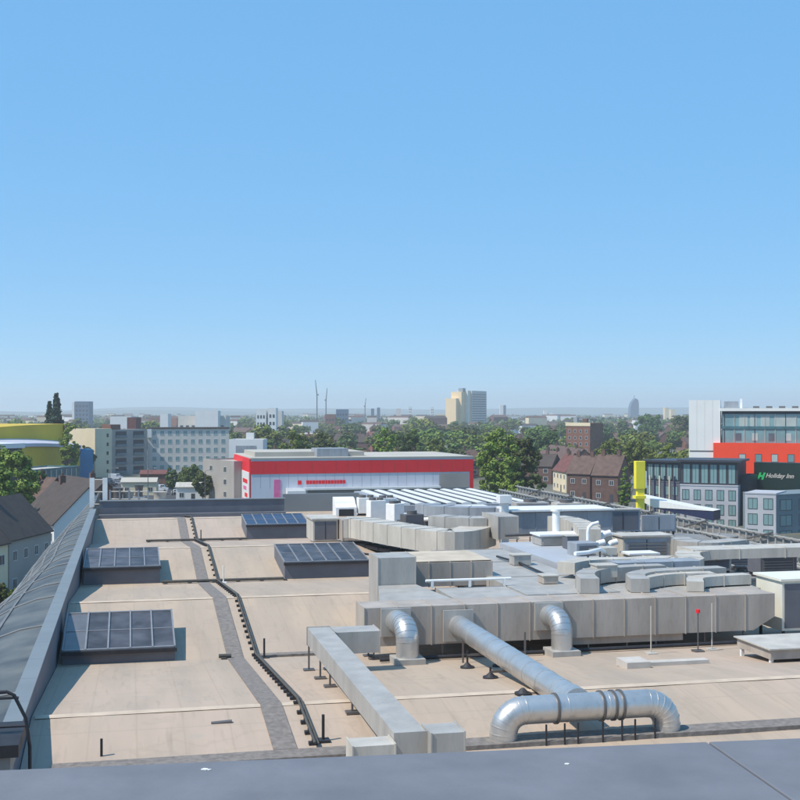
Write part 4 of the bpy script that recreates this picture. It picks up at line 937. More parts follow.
# hotel sign box
t, L = frame_thing('hotel_sign', 'dark green sign panel with white hotel name under red band', 'sign', 754, 262, 860, 250, ZY(492, 258))
hs = ZY(463, 258)-ZY(492, 258)
q = MB(); q.box(0, L, 0, 3, 0, hs); q.build('panel', M['signdk'], t)
def text_part(body, size, x, z, m, parent, y=-.05, shear=0, bold=.01, name='letters'):
    cu = bpy.data.curves.new(name, 'FONT'); cu.body = body; cu.size = size; cu.extrude = .03; cu.shear = shear; cu.offset = bold
    ob = bpy.data.objects.new(name, cu); COL.objects.link(ob); dg = bpy.context.evaluated_depsgraph_get()
    me = bpy.data.meshes.new_from_object(ob.evaluated_get(dg)); bpy.data.objects.remove(ob); me.materials.clear(); me.materials.append(m)
    o = bpy.data.objects.new(name, me); COL.objects.link(o); o.parent = parent; o.location = (x, y, z); o.rotation_euler = (PI/2, 0, 0); return o
text_part('Holiday Inn', 1.3, 2.5, hs*.48, M['galvpale'], t, shear=.35, bold=.03)
text_part('H', 1.9, .7, hs*.42, M['signgr'], t, shear=.35, bold=.12, name='emblem')
# charcoal glazed wing with pale brick below
def wing(label, pa, da, pb, db, ytop, yglass, depth, cols, upper=True, wallm='palebrick'):
    t, L = frame_thing('hotel_wing', label, 'building', pa, da, pb, db); dm = (da+db)/2; h = ZY(yglass, dm)-GZ
    q = MB(); q.box(0, L, 0, depth, 0, h); q.build('wall', M[wallm], t)
    for r in range(4):
        for c in range(cols):
            u = L*(c+.5)/cols; add_win(t, u, 0, h-3.0-r*3.1, L/cols*.62, 2.2, 0, 'wfd', 'hglass', 1, sub=True)
    q = MB(); q.box(-.05, L+.05, -.1, depth, h+.003, h+.25); q.build('ledge', M[wallm], t)
    if upper:
        h2 = ZY(ytop, dm)-GZ; q = MB(); q.box(.1, L-.1, .4, depth, h+.26, h2); q.build('glazed_storey', M['charcoal'], t)
        nn = cols+1
        for c in range(nn): add_win(t, .4+(L-.8)*(c+.5)/nn, .4, h+.5, (L-.8)/nn*.8, h2-h-1.0, 0, 'wfd', 'hglass', 1, sub=True)
        q = MB(); q.box(-.6, L+.6, -.5, depth, h2+.003, h2+.45); q.build('roof_slab', M['charcoal'], t)
    return t, L
wing('pale brick wing with a dark glazed top storey below the hotel', 680, 257, 738, 252, 462, 486, 12, 5)
t, L = wing('dark blue fronted wing beside the yellow column', 645, 286, 679.5, 279, 462, 482, 12, 4, wallm='bwall')
for k in range(7): q = MB(); q.box(L*k/7, L*k/7+.25, -.3, -.003, 0, 9); q.build('fin', M['creamwall' if k % 2 else 'navy'], t)
t, L = wing('pale brick wing with deep windows under the hotel sign', 745, 239, 776, 236, 0, 494, 9, 2, upper=False)
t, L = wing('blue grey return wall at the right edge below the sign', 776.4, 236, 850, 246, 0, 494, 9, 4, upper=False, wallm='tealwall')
t, L, h = flat_block('dark_link', 'dark recessed link block between two pale brick wings', 738.5, 255, 748, 254, 8, ZY(478, 254), 'charcoal', 'charcoal')
# yellow column and canopy
t = thing('yellow_column', 'tall bright yellow wrapped column beyond the ribbed roof', 'sign', (*W(640, 248), GZ))
zt = ZY(461, 248)-GZ
q = MB(); q.box(-.75, .85, -.45, .45, 0, zt*.58); q.build('lower_sleeve', M['yellow'], t, bevel=.06)
q = MB(); q.box(-1.15, .95, -.6, .6, zt*.585, zt); q.build('upper_sleeve', M['yellow'], t, bevel=.08)
q = MB(); q.box(.95, 1.25, -.6, .5, zt*.6, zt*.85); q.build('white_side', M['whitem'], t)
q = MB(); q.box(-1.3, 1.0, -.8, .8, ZY(497, 248)-GZ-.3, ZY(497, 248)-GZ+.3); q.build('collar', M['yellow'], t)
t, L = frame_thing('entrance_canopy', 'white wedge shaped canopy with a navy edge below the hotel', 'canopy', 635, 252, 713, 243)
yz = lambda py: ZY(py, 247)-GZ
def fpoly(pts, y0, y1):
    q = MB(); n = len(pts); q.add([(x, y0, z) for x, z in pts]+[(x, y1, z) for x, z in pts], [list(range(n)), list(range(n, 2*n))[::-1]]+[((i+1) % n, i, i+n, (i+1) % n+n) for i in range(n)]); return q
fpoly([(0, yz(500)), (.25*L, yz(508.6)), (L, yz(509.4)), (.72*L, yz(506.5)), (0, yz(497))], 0, 5).build('canopy_top', M['whitem'], t)
fpoly([(.25*L, yz(509.2)), (L, yz(519)), (L, yz(510))], .1, 4.8).build('navy_fascia', M['navy'], t)
for u in (.3, .6, .95): q = MB(); q.tube([(u*L, 2.5, 0), (u*L, 2.5, yz(515))], .25, 8); q.build('column', M['whitem'], t)

# far towers
def tower(label, pa, pb, d, ytop, depth, m, rows=0, cols=0, name='tower_block', cat='tower block', roofm='greyrf'):
    t, L, h = flat_block(name, label, pa, d, pb, d*1.0, depth, ZY(ytop, d), m, roofm, par=.8, cat=cat)
    if rows:
        win_grid(t, .5, L-.5, 3, (h-4)/rows, cols, rows, L/cols*.5, (h-4)/rows*.45, fm='wfd', bars=0)
    return t, L, h
t, L = frame_thing('tower_block', 'tall gold and grey slab block standing out on the skyline', 'tower block', 472, 1480, 486.5, 1520)
h = ZY(391, 1500)-GZ
q = MB(); q.box(0, L, 0, 16, 0, h); q.build('grey_face', M['towergrey'], t)
for k in range(15): q = MB(); q.box(.8, L-.8, -.15, -.003, 4+k*(h-6)/15, 4.9+k*(h-6)/15); q.build('window_band', M['bwall'], t)
for k, (a, b, dz, yy) in enumerate(((-8.2, -.01, 0, 2), (-18, -8.3, 0, 6), (-25.5, -18.1, -8, 10))):
    q = MB(); q.box(a, b, yy, yy+14, 0, h+dz-(1.5 if k else 0)); q.build('gold_bay', M['gold'] if k != 0 else M['cream'], t)
    q = MB(); q.box(a+(b-a)*.78, b-.2, yy-.5, yy-.003, 0, h+dz-2.5); q.build('shaft', M['gold'], t)
q = MB(); q.box(-14, -6, 6, 12, h-1.5, h+3.0); q.build('lift_house', M['galvblue'], t)
tower('blue glass slab tower left of the cypress gap', 74.5, 89, 1500, 402, 20, 'fartower', 6, 4)
t, L, h = tower('narrow white slab beside the blue slab tower', 72, 74.3, 1500, 403, 20, 'whitewall')
tower('white twin block left half above the red store', 256, 266, 900, 410, 14, 'whitewall', 4, 3)
t, L, h = tower('white twin block right half above the red store', 268, 276, 900, 409, 14, 'whitewall', 4, 2)
tower('grey annex touching the white twin block', 276.5, 282, 930, 412, 14, 'bluegrey')
tower('pink topped office above the grey balcony flats', 110, 131, 640, 418, 14, 'whitewall', 2, 5)
tower('red fronted low office behind the balcony flats', 127, 136, 600, 419, 12, 'redtile')
tower('low white office row behind the blue grey flats', 178, 226, 800, 417, 20, 'bluegrey', 2, 8)
tower('white upper storey of the low office row', 195, 218, 790, 412, 12, 'whitewall', 1, 5)
tower('small white office left of the office row', 160, 168, 760, 415, 10, 'whitewall')
tower('slim pale tower first left of the gold block', 408.5, 412, 2300, 407, 16, 'whitewall', 6, 2)
tower('slim pale tower nearest left of the gold block', 430.5, 434, 2300, 407.5, 16, 'whitewall', 6, 2)
tower('low white block at the foot of the gold block', 437, 449, 1800, 414.5, 16, 'creamwall')
tower('slim pale tower right of the gold block', 500, 503.5, 2400, 405.5, 14, 'whitewall')
tower('dark blue sliver tower right of the gold block', 504, 506, 2400, 405.5, 14, 'fartower')
tower('small white far block between gold block and brick block', 544, 547.5, 2500, 411, 14, 'whitewall')
tower('smaller white far block next to its taller twin', 548.5, 553, 2500, 413, 14, 'whitewall')
tower('dark square office right of the cranes', 336, 348, 1400, 410, 20, 'fartower', 4, 4)
tower('pinkish block right of the cranes', 325, 335, 1300, 415, 18, 'brick', 3, 3)
tower('small dark far tower above the store', 371, 374, 1900, 409, 14, 'fartower')
tower('second small dark far tower above the store', 377, 380, 1950, 408, 14, 'fartower')
tower('grey far block among the skyline trees', 396, 401, 1900, 409, 14, 'bluegrey')
tower('pale distant twin blocks left of the hotel', 665, 669, 1900, 408, 14, 'creamwall')
tower('pale distant block nearest the hotel', 671, 675, 1950, 410, 14, 'creamwall')
# curved faint tower
t = thing('glass_tower', 'faint blue tapering glass tower on the right horizon', 'tower', (*W(633.5, 3400), GZ))
hh = ZY(398.5, 3400)-GZ
q = MB(); n = 8
lv = [(-13, 13, 0), (-13, 13, hh*.35), (-12, 13, hh*.6), (-8, 12.5, hh*.8), (-2, 11, hh*.93), (1.5, 4, hh)]
vs = []; fs = []
for a, b, z in lv: vs += [(a, -8, z), (b, -8, z), (b, 8, z), (a, 8, z)]
for i in range(len(lv)-1):
    for k in range(4): fs.append((4*i+k, 4*i+(k+1) % 4, 4*i+4+(k+1) % 4, 4*i+4+k))
fs.append(tuple(4*(len(lv)-1)+k for k in range(4))); q.add(vs, fs); q.build('glass_shaft', M['fartower'], t)
q = MB(); q.tube([(2.5, 0, hh-1), (2.5, 0, hh+9)], .8, 6); q.build('mast', M['fartower'], t)
# cranes
for (px, d, yt, lean, lab) in ((317, 1500, 380, -2, 'taller tower crane with raised jib on the skyline'), (326, 1600, 388, 1.6, 'shorter tower crane with raised jib on the skyline'), (365, 1900, 398, 1.5, 'small faint crane right of the two main cranes')):
    t = thing('tower_crane', lab, 'crane', (*W(px, d), GZ)); zt = ZY(yt, d)-GZ; mz = zt*.70
    q = MB(); q.box(-.55, .55, -.55, .55, 0, mz); q.build('mast', M['steel'], t)
    q = MB(); q.tube([(0, 0, mz), (lean, 0, zt)], [.7, .4], 6); q.build('jib', M['steel'], t)
    q = MB(); q.tube([(0, 0, mz), (-lean*.9, 0, mz+1.5)], .5, 6); q.box(-lean*.9-.3, -lean*.9+.3, -.5, .5, mz-.3, mz+.9); q.build('counter_jib', M['steel'], t)

# ------------------------------------------------------------------ trees
def crown(seed, rx, h, n_cl, leaves, ls, m, shape='round', z0=0., fine=True):
    if fine and shape == 'round': n_cl = int(n_cl*1.7); leaves = int(leaves*1.5); ls *= .62
    rnd = random.Random(seed); q = MB()
    cl = []
    for i in range(n_cl):
        if shape == 'cone':
            u = rnd.random()**1.3; z = z0+h*u; a = rnd.random()*2*PI; rr = rx*(1-u)**.85*math.sqrt(rnd.random())*1.0
            cl.append((rr*math.cos(a), rr*math.sin(a), z, rx*.42*(1.12-u)+.25))
        else:
            while True:
                x, y, z = (rnd.uniform(-1, 1) for _ in range(3)); rr = x*x+y*y+z*z
                if .12 < rr < 1: break
            k = (1 if z > 0 else .85)*rnd.uniform(.88, 1.12)
            cl.append((x*rx*k, y*rx*k, z0+h/2+z*h/2*k, rx*rnd.uniform(.15, .30)*(1 if fine else 1.25)))
    for (cx, cy, cz, cr) in cl:
        for j in range(leaves):
            while True:
                x, y, z = (rnd.uniform(-1, 1) for _ in range(3)); rr = x*x+y*y+z*z
                if .2 < rr < 1: break
            p = Vector((cx+x*cr, cy+y*cr, cz+z*cr*.8)); nn = Vector((x+rnd.uniform(-.6, .6), y+rnd.uniform(-.6, .6), z+.5+rnd.uniform(-.5, .5))).normalized()
            u = nn.orthogonal().normalized(); v = nn.cross(u); a = rnd.random()*PI; u, v = u*math.cos(a)+v*math.sin(a), v*math.cos(a)-u*math.sin(a); s = ls*rnd.uniform(.6, 1.2)
            q.add([p-u*s-v*s*.6, p+u*s-v*s*.5, p+u*s*.8+v*s*.6, p-u*s*.7+v*s*.7], [(0, 1, 2, 3)])
    return q
def trunk_mb(h, r, seed=0):
    rnd = random.Random(seed); q = MB(); top = Vector((rnd.uniform(-.3, .3), rnd.uniform(-.3, .3), h))
    q.tube([(0, 0, -.1), (.05, 0, h*.4), top], [r, r*.75, r*.5], 7)
    for k in range(4):
        a = k*PI/2+rnd.random(); q.tube([top*.8, top+Vector((math.cos(a)*h*.35, math.sin(a)*h*.35, h*.35)), top+Vector((math.cos(a)*h*.6, math.sin(a)*h*.6, h*.85))], [r*.4, r*.25, r*.1], 5)
    return q
def tree(label, loc, rx, h, m='leafA', ncl=40, leaves=45, ls=.3, seed=1, shape='round', name='broadleaf_tree', group=None, tr=.25):
    t = thing(name, label, 'tree', loc, 0, group)
    tk = trunk_mb(h*(.33 if shape == 'round' else .12), max(.18, h*.022), seed).build('trunk', M['bark'], t)
    cr = crown(seed, rx, h*.80 if shape == 'round' else h*.95, ncl, leaves, ls, m, shape, h*.2 if shape == 'round' else h*.05).build('crown', M[m], t)
    return t, [tk, cr]
def tpx(label, px, d, ytop, wpx, m='leafA', zb=GZ, **k):
    h = ZY(ytop, d)-zb; rx = wpx*d/F/2
    return tree(label, (*W(px, d), zb), rx, h, m, **k)
tpx('big light green tree right of the red store', 498, 262, 432, 40, 'leafC', ncl=70, leaves=70, ls=.42, seed=3)
tpx('big dark green tree right of the lighter one', 522, 270, 434, 34, 'leafB', ncl=60, leaves=70, ls=.42, seed=4)
tpx('smaller bright tree in front of the two big trees', 511, 240, 466, 24, 'leafC', ncl=40, leaves=60, ls=.35, seed=5)
tpx('low dark tree at foot of the big dark tree', 536, 252, 470, 20, 'leafB', ncl=36, leaves=50, ls=.35, seed=6)
tpx('rounded green tree above the store left half', 296, 352, 432, 36, 'leafA', ncl=50, leaves=60, ls=.45, seed=7)
tpx('dark rounded tree next to the one above the store left half', 322, 362, 433, 28, 'leafB', ncl=44, leaves=55, ls=.45, seed=8)
tpx('bright green tree above the store centre', 386, 356, 430, 28, 'leafC', ncl=44, leaves=55, ls=.45, seed=9)
tpx('dark green tree right of the bright one above the store centre', 410, 362, 431, 34, 'leafB', ncl=50, leaves=55, ls=.45, seed=10)
tpx('olive tree above the right end of the store', 437, 420, 438, 26, 'leafA', ncl=40, leaves=55, ls=.5, seed=11)
tpx('tall dark cypress on the left skyline', 56.5, 430, 394, 27, 'leafE', ncl=420, leaves=16, ls=.5, seed=12, shape='cone', name='cypress_tree')
tpx('shorter cypress leaning on the tall one', 49.5, 433, 401, 21, 'leafE', ncl=330, leaves=16, ls=.5, seed=13, shape='cone', name='cypress_tree')
tpx('large bright green tree at the left edge', 12, 218, 449, 52, 'leafC', ncl=70, leaves=70, ls=.4, seed=14)
tpx('dark tree below the left edge green tree', -4, 190, 466, 40, 'leafA', ncl=60, leaves=70, ls=.35, seed=15)
tpx('green bush tree beside the glass pavilion', 35, 232, 462, 28, 'leafA', ncl=40, leaves=60, ls=.35, seed=16)
tpx('brown leaved tree between gable house and gantry', 86, 190, 491, 16, 'leafD', ncl=40, leaves=60, ls=.28, seed=17)
tpx('second brown leaved tree behind the white gantry', 80, 225, 484, 18, 'leafD', ncl=36, leaves=60, ls=.3, seed=18)
tpx('yellow green tree beside the mustard arena right end', 70, 372, 424, 22, 'leafC', ncl=40, leaves=50, ls=.45, seed=19)
tpx('dark green tree in front of the blue grey flats', 190, 330, 466, 26, 'leafB', ncl=48, leaves=60, ls=.42, seed=20)
tpx('darkest round tree left of the grey depot', 203, 316, 472, 20, 'leafB', ncl=40, leaves=60, ls=.4, seed=21)
tpx('small tree before the flats right end', 172, 345, 468, 14, 'leafB', ncl=30, leaves=50, ls=.4, seed=22)
tpx('tree rising behind the blue shed', 88, 430, 443, 16, 'leafB', ncl=30, leaves=50, ls=.5, seed=23)
tpx('slim green tree left of the yellow column', 624, 262, 468, 14, 'leafA', ncl=34, leaves=60, ls=.3, seed=24)
tpx('wide green tree above the brick villa', 610, 395, 440, 34, 'leafA', ncl=50, leaves=55, ls=.5, seed=25)
tpx('wide olive green tree right of the brick villa', 638, 380, 441, 34, 'leafA', ncl=50, leaves=55, ls=.5, seed=26)
tpx('bright green tree left of the hotel tower', 668, 372, 446, 28, 'leafC', ncl=44, leaves=55, ls=.45, seed=27)
tpx('dark tree on the skyline beside the hotel tower', 683, 900, 415, 22, 'leafB', ncl=44, leaves=50, ls=1.0, seed=28)
tpx('second skyline tree left of the hotel tower', 650, 950, 415, 30, 'leafB', ncl=44, leaves=50, ls=1.1, seed=29)
tpx('dark green tree left of the square brick block', 549, 520, 432, 26, 'leafB', ncl=44, leaves=50, ls=.6, seed=30)
tpx('green tree at foot of the square brick block', 572, 480, 444, 22, 'leafA', ncl=40, leaves=50, ls=.55, seed=31)
# hedges and shrubs by the left street
for i, (px, d, w, hh, m) in enumerate(((-2, 146, 20, 3.0, 'leafB'), (16, 147, 20, 2.6, 'leafA'), (32, 152, 18, 2.8, 'leafB'), (48, 160, 16, 4.5, 'leafB'), (60, 168, 16, 5.0, 'leafB'), (74, 174, 14, 5.0, 'leafB'), (28, 138, 16, 2.2, 'leafB'))):
    labs = ['dark hedge before the nearest white house', 'mid green hedge before the nearest white house', 'dark hedge before the second white house', 'dark shrub between white house and gable house', 'dark shrub at foot of the white gable', 'dark shrub right of the white gable against the hall', 'low dark shrub nearest the side street']
    t = thing('hedge', labs[i], 'hedge', (*W(px, d), GZ)); q = crown(50+i, w*d/F/2, hh, 26, 60, .2, m); q.build('foliage', M[m], t)

# bulk background: trees and houses at 420..1500 m
rnd = random.Random(11)
protos = []
for i, (m, sh) in enumerate((('leafA', 'round'), ('leafB', 'round'), ('leafC', 'round'), ('leafB', 'round'), ('leafA', 'round'))):
    h = 11; protos.append((m, trunk_mb(3.5, .3, i+90), crown(100+i, 5.2, 9.2, 34, 30, .6, m, sh, 2.0, fine=False)))
pm = []
for m, tk, cr in protos:
    a = tk.build('trunk', M['bark']); b = cr.build('crown', M[m]); pm.append((a.data, b.data))
    bpy.data.objects.remove(a); bpy.data.objects.remove(b)
zones = [(-60, 95, 'beyond the mustard arena'), (95, 235, 'behind the flats on the left'), (235, 300, 'behind the white depot'), (300, 449, 'beyond the red store'), (449, 545, 'below the gold block'), (545, 600, 'around the square brick block'), (600, 700, 'between brick block and hotel'), (700, 870, 'behind the hotel')]
def zone(px):
    for a, b, s in zones:
        if a <= px < b: return s
    return zones[-1][2]
KN = ['mid green', 'dark green', 'light green', 'dark green', 'mid green']
def bg_tree(px, d, k, s, sz):
    g_ = f'{KN[k]} background trees {zone(px)}'
    t = thing('broadleaf_tree', f'{KN[k]} tree in the far suburb {zone(px)}', 'tree', (*W(px, d), GZ), rnd.random()*6, g_)
    t.scale = (s, s, sz)
    for me, nm in zip(pm[k], ('trunk', 'crown')):
        o = bpy.data.objects.new(nm, me); COL.objects.link(o); o.parent = t
nt = 0
while nt < 296:
    d = 430*math.exp(rnd.random()**1.25*1.3); px = rnd.uniform(-25, 715)
    if d < 620 and 235 > px > 90: continue
    if d < 700 and 560 < px < 596: continue
    k = rnd.choice((0, 1, 1, 2, 3, 4, 0, 3)); s = rnd.uniform(.95, 1.7); sz = s*rnd.uniform(.75, .95)
    if d < 560: s *= .75; sz *= .7
    bg_tree(px, d, k, s, sz); nt += 1
hp = []
HM = [('brick', 'tile', 'brown roofed brick'), ('brickdk', 'slate', 'slate roofed dark brick'), ('whitewall', 'slate', 'white walled slate roofed'), ('brick', 'redtile', 'red roofed brick'), ('creamwall', 'tile', 'cream walled'), ('whitewall', 'beigeroof', 'pale low commercial')]
for i, (wm, rm, lab) in enumerate(HM):
    Lh = (26, 22, 14, 18, 12, 24)[i]
    t, ch = house('terraced_house', 'x', (0, 0, -500), 0, Lh, 9, 6.2, 10 if i != 5 else 7.4, wm, rm, hip=False, chim=(.15, .5, .85) if i < 5 else (), wins=False)
    for j in range(int(Lh/4)): ch.append(add_win(t, Lh*(j+.5)/int(Lh/4), 0, 1.0, 1.6, 1.5, bars=0)); ch.append(add_win(t, Lh*(j+.5)/int(Lh/4), 0, 3.7, 1.6, 1.4, bars=0))
    hp.append((t, ch, lab, Lh))
nh = 0
for nh in range(105):
    d = 390*math.exp(rnd.random()*1.35); px = rnd.uniform(-20, 712); i = rnd.choice((0, 0, 1, 1, 2, 3, 4, 5))
    if (235 > px > 85) and d < 560: continue
    if d < 640 and 556 < px < 594: continue
    if d < 440 and px < 100: continue
    t, ch, lab, Lh = hp[i]
    rz = -ANG+rnd.choice((0.15, -.25, 1.2, 1.5, -.5, .5))+rnd.uniform(-.15, .15)
    small = d > 620
    r = t.copy(); COL.objects.link(r); r.location = (*W(px, d), GZ); r.rotation_euler = (0, 0, rz)
    r['label'] = f'{lab} house in the far suburb {zone(px)}'; r['group'] = f'{lab} houses {zone(px)}'
    for c in ch:
        if small and c.name.startswith('window'): continue
        k = c.copy(); COL.objects.link(k); k.parent = r
for t, ch, lab, Lh in hp:
    for c in ch: bpy.data.objects.remove(c)
    bpy.data.objects.remove(t)
# far woodland and far roofs
q = MB(); rnd = random.Random(5)
for i in range(1900):
    d = 1500*math.exp(rnd.random()*1.1); px = rnd.uniform(-60, 880); x, y = W(px, d); r = rnd.uniform(8, 17); hh = rnd.uniform(9, 17)
    for j in range(16):
        a = rnd.random()*2*PI; u = rnd.random(); p = Vector((x+math.cos(a)*r*math.sqrt(u), y+math.sin(a)*r*math.sqrt(u), GZ+hh*(.3+.7*rnd.random()*(1-u*.6)))); s = rnd.uniform(1.8, 3.6)
        n_ = Vector((rnd.uniform(-1, 1), rnd.uniform(-1, 1), rnd.uniform(.1, 1))).normalized(); uu = n_.orthogonal().normalized()*s; vv = n_.cross(uu)
        q.add([p-uu-vv*.7, p+uu-vv*.6, p+uu*.8+vv*.7, p-uu*.8+vv*.6], [(0, 1, 2, 3)])
o = q.build('far_woodland', M['leafB'], kind='stuff'); tag(o, 'far belt of bluish woodland along the horizon', 'woodland')
q = MB()
for i in range(380):
    d = 1300*math.exp(rnd.random()*1.2); px = rnd.uniform(-60, 880); x, y = W(px, d); L2 = rnd.uniform(10, 34); w2 = rnd.uniform(8, 14); hh = rnd.choice((6, 8, 10, 10, 13, 17)); q.mi = rnd.choice((0, 1, 2, 3))
    q.X = Matrix.Translation((x, y, GZ)) @ Matrix.Rotation(-ANG+rnd.uniform(-.6, .6), 4, 'Z'); q.box(-L2/2, L2/2, -w2/2, w2/2, 0, hh)
    q.mi = rnd.choice((4, 5)); q.add([(-L2/2, -w2/2, hh+.01), (L2/2, -w2/2, hh+.01), (L2/2, 0, hh+2.5), (-L2/2, 0, hh+2.5), (L2/2, w2/2, hh+.01), (-L2/2, w2/2, hh+.01)], [(0, 1, 2, 3), (3, 2, 4, 5), (0, 3, 5), (1, 4, 2)])
q.X = None
o = q.build('far_rooftops', [M['whitewall'], M['brick'], M['bluegrey'], M['creamwall'], M['tile'], M['slate']], kind='stuff'); tag(o, 'mass of tiny houses and blocks near the horizon', 'rooftops')
# hills
for (nm, d, base, amp, seed) in (('hill_ridge', 9000, 25, 26, 1.3), ('hill_ridge', 7000, 4, 18, 4.1)):
    q = MB(); vs = []; n = 90
    for k in range(n+1):
        px = -700+2200*k/n; x, y = W(px, d); z = base+amp*(math.sin(k*.13+seed)+.5*math.sin(k*.31+seed*2)+.25*math.sin(k*.77))*(.7+.6*max(0, 1-(max(px, 0))/260))+(32 if d > 8000 else 0)*max(0, 1-abs(px-60)/220)
        x2, y2 = W(px, d+900); x3, y3 = W(px, d-1200)
        vs += [(x3, y3, GZ-2), (x, y, max(z, -5)), (x2, y2, GZ-2)]
    q.smooth = True; q.add(vs, [f for k in range(n) for f in ((3*k, 3*k+3, 3*k+4, 3*k+1), (3*k+1, 3*k+4, 3*k+5, 3*k+2))]); q.build(nm, M['hill'], kind='structure')

# ------------------------------------------------------------------ vehicles
def car_parts(body_m, van=False):
    L, Wd = (4.9, 1.95) if van else (4.3, 1.75)
    pr = [(-L/2, .35), (L/2, .35), (L/2, .8), (L/2-.9, .95), (L/2-1.55, 1.42), (-L/2+.8, 1.45), (-L/2+.1, .95), (-L/2, .8)] if not van else [(-L/2, .35), (L/2, .35), (L/2, 1.0), (L/2-.8, 1.2), (L/2-1.3, 2.1), (-L/2+.05, 2.2), (-L/2, .6)]
    q = MB(); n = len(pr); vs = []
    for sgn in (-1, 1):
        for x, z in pr: vs.append((x, sgn*Wd/2*(.82 if z > 1.3 else 1), z))
    q.add(vs, [list(range(n)), list(range(n, 2*n))[::-1]]+[((i+1) % n, i, i+n, (i+1) % n+n) for i in range(n)])
    body = ('body', q, body_m)
    g_ = MB(); zt = 1.38 if not van else 2.0; zl = 1.0 if not van else 1.3
    x0_, x1_ = (-L/2+.75, L/2-1.35) if not van else (L/2-2.2, L/2-1.15)
    for sgn in (-1, 1): yy = sgn*(Wd/2*.93+.03); g_.add([(x0_-.3*(not van), yy, zl), (x1_+.35, yy, zl), (x1_, yy*.93, zt), (x0_, yy*.93, zt)], [(0, 1, 2, 3)])
    g_.add([(L/2-.92, -Wd*.42, zl+.02), (L/2-.92, Wd*.42, zl+.02), (L/2-1.42, Wd*.38, zt), (L/2-1.42, -Wd*.38, zt)], [(0, 1, 2, 3)])
    P = [body, ('side_glass', g_, M['win'])]
    for sx in (-1, 1):
        for sy in (-1, 1):
            w = MB(); w.tube([(sx*L*.31, sy*(Wd/2-.18), .33), (sx*L*.31, sy*(Wd/2+.02), .33)], .33, 12); P.append(('wheel', w, M['tyre']))
    return P
CN = ['white', 'silver', 'black', 'red', 'blue', 'grey']
proto_c = {}
def car(px, d, ci, rz, label, van=False):
    t = thing('parked_van' if van else 'parked_car', label, 'van' if van else 'car', (*W(px, d), GZ+.02), rz, 'vehicles in the car park before the flats')
    if (ci, van) not in proto_c: proto_c[(ci, van)] = [(nm, b.build(nm, m, t).data) for nm, b, m in car_parts(CARP[ci], van)]
    else:
        for nm, me in proto_c[(ci, van)]: o = bpy.data.objects.new(nm, me); COL.objects.link(o); o.parent = t
rz0 = -ANG
car(116, 425, 0, rz0+.1, 'white van leftmost in the car park before the flats', True)
car(160, 362, 0, rz0+.05, 'white van nearest the dark tree in the car park', True)
car(179, 350, 0, rz0+.3, 'white car in front of the dark trees', False)
cc = 0
for (px, d, ci) in ((104, 392, 5), (112, 388, 2), (121, 395, 1), (130, 380, 3), (139, 386, 2), (147, 372, 4), (125, 408, 5), (134, 412, 2), (143, 404, 1), (152, 396, 2), (168, 384, 5), (108, 410, 1), (126, 362, 2), (137, 358, 0), (148, 354, 3)):
    car(px, d, ci, rz0+rnd.choice((0, PI/2))+.1, f'{CN[ci]} car parked {["by the car park left end", "below the balcony flats", "below the stair head of the blue grey flats"][0 if px < 118 else 1 if px < 145 else 2]}, {["far row", "middle row", "near row"][0 if d > 400 else 1 if d > 375 else 2]}')
# small sheds in car park
for i, (px, d, w, hh, wm, rm, lab) in enumerate(((121, 345, 10, 4, 'creamwall', 'beigeroof', 'low cream kiosk in the car park'), (140, 370, 8, 5, 'brick', 'redtile', 'small orange roofed kiosk before the balcony flats'), (176, 322, 9, 4, 'whitewall', 'galvpale', 'pale grey kiosk by the dark trees'))):
    a = W(px, d); house('kiosk', lab, (*a, GZ), rz0+.1, w, 6, hh, hh+1.0, wm, rm, chim=(), wins=True, floors=1, gablewin=False, cat='kiosk')
# street lamps
for i, (px, d) in enumerate(((110, 300), (148, 300), (205, 290))):
    t = thing('street_lamp', ['grey street lamp left of the car park', 'grey street lamp in the middle of the car park edge', 'grey street lamp before the grey depot'][i], 'street lamp', (*W(px, d), GZ))
    q = MB(); q.tube([(0, 0, 0), (0, 0, 9.6)], [.14, .08], 8); q.build('pole', M['steel'], t)
    q = MB(); q.tube([(0, 0, 9.6), (.4, 0, 9.9), (1.5, 0, 10)], .06, 6); q.build('arm', M['steel'], t); q = MB(); q.box(1.4, 2.1, -.15, .15, 9.92, 10.06); q.build('lantern', M['galvpale'], t)

# ------------------------------------------------------------------ haze
q = MB(); q.box(-12500, 12500, -1500, 12500, GZ-1, 135)
hz = q.build('haze', [], kind='stuff'); hz['label'] = 'thin blue summer haze over the suburb'; hz['category'] = 'haze'
m = bpy.data.materials.new('haze_air'); m.use_nodes = True; nt = m.node_tree
for nd in list(nt.nodes):
    if nd.type == 'BSDF_PRINCIPLED': nt.nodes.remove(nd)
pv = nt.nodes.new('ShaderNodeVolumePrincipled'); pv.inputs['Color'].default_value = (.96, .985, 1, 1); pv.inputs['Density'].default_value = .00019; pv.inputs['Anisotropy'].default_value = .2
nt.links.new(pv.outputs[0], nt.nodes['Material Output'].inputs['Volume']); hz.data.materials.append(m)

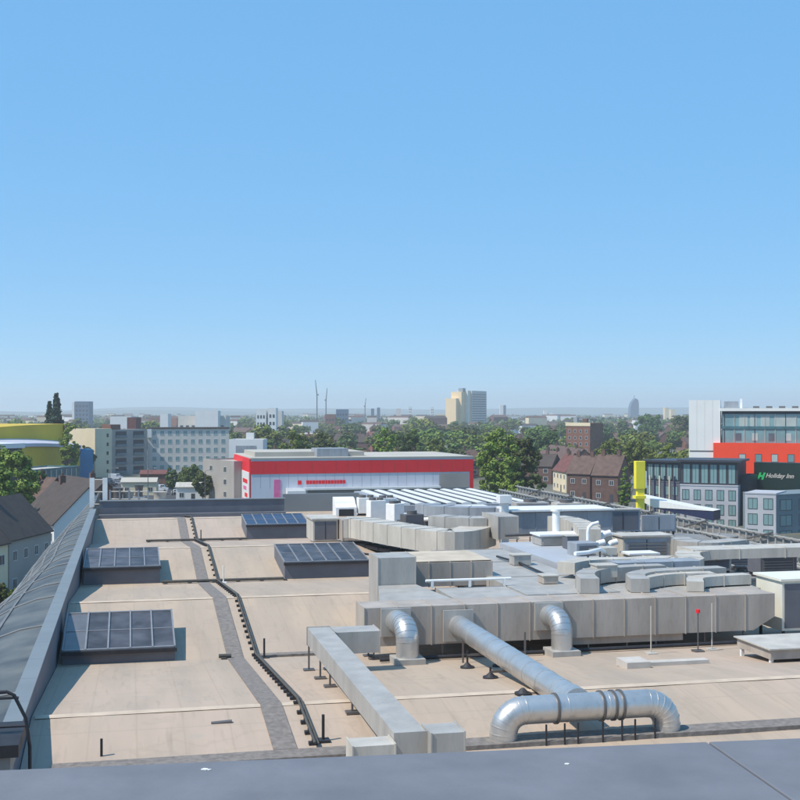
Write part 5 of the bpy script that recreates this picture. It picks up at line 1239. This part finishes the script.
# ------------------------------------------------------------------ light, sky, camera
EL = math.radians(54.5); PHI = math.radians(-14)
sd = Vector((-math.cos(PHI)*math.cos(EL), math.sin(PHI)*math.cos(EL), math.sin(EL)))
sl = bpy.data.lights.new('sun', 'SUN'); sl.energy = 4.8; sl.angle = math.radians(.6); sl.color = (1, .93, .83)
so = bpy.data.objects.new('sun', sl); COL.objects.link(so); so.rotation_euler = sd.to_track_quat('Z', 'Y').to_euler(); so.location = (0, 0, 60)
w = bpy.data.worlds.new('World'); S.world = w; w.use_nodes = True
sk = w.node_tree.nodes.new('ShaderNodeTexSky'); sk.sky_type = 'NISHITA'; sk.sun_disc = False
sk.sun_elevation = EL; sk.sun_rotation = math.radians(270)+PHI; sk.air_density = .5; sk.dust_density = 0; sk.ozone_density = 9; sk.altitude = 50
WN = w.node_tree.nodes; WL = w.node_tree.links
gm = WN.new('ShaderNodeGamma'); gm.inputs[1].default_value = .16
hsv = WN.new('ShaderNodeHueSaturation'); hsv.inputs['Saturation'].default_value = 3.1
tint = WN.new('ShaderNodeMix'); tint.data_type = 'RGBA'; tint.blend_type = 'MULTIPLY'; tint.clamp_result = False; tint.inputs[0].default_value = 1; tint.inputs[7].default_value = (3.7, 4.6, 5.0, 1)
WL.new(sk.outputs[0], gm.inputs[0]); WL.new(gm.outputs[0], hsv.inputs['Color']); WL.new(hsv.outputs[0], tint.inputs[6]); WL.new(tint.outputs[2], WN['Background'].inputs[0])
WN['Background'].inputs[1].default_value = .145
cam = bpy.data.cameras.new('camera'); cam.sensor_width = 36; cam.lens = 36*F/800; cam.clip_start = .5; cam.clip_end = 40000; cam.shift_y = 12/800
co = bpy.data.objects.new('camera', cam); COL.objects.link(co); co.location = (0, 0, H); co.rotation_euler = (PI/2, 0, -ANG); S.camera = co
S.view_settings.view_transform = 'Standard'; S.view_settings.look = 'None'; S.view_settings.exposure = 0; S.view_settings.gamma = 1
S.render.resolution_x = 1024; S.render.resolution_y = 1024
S.cycles.volume_step_rate = 1; S.cycles.volume_bounces = 2
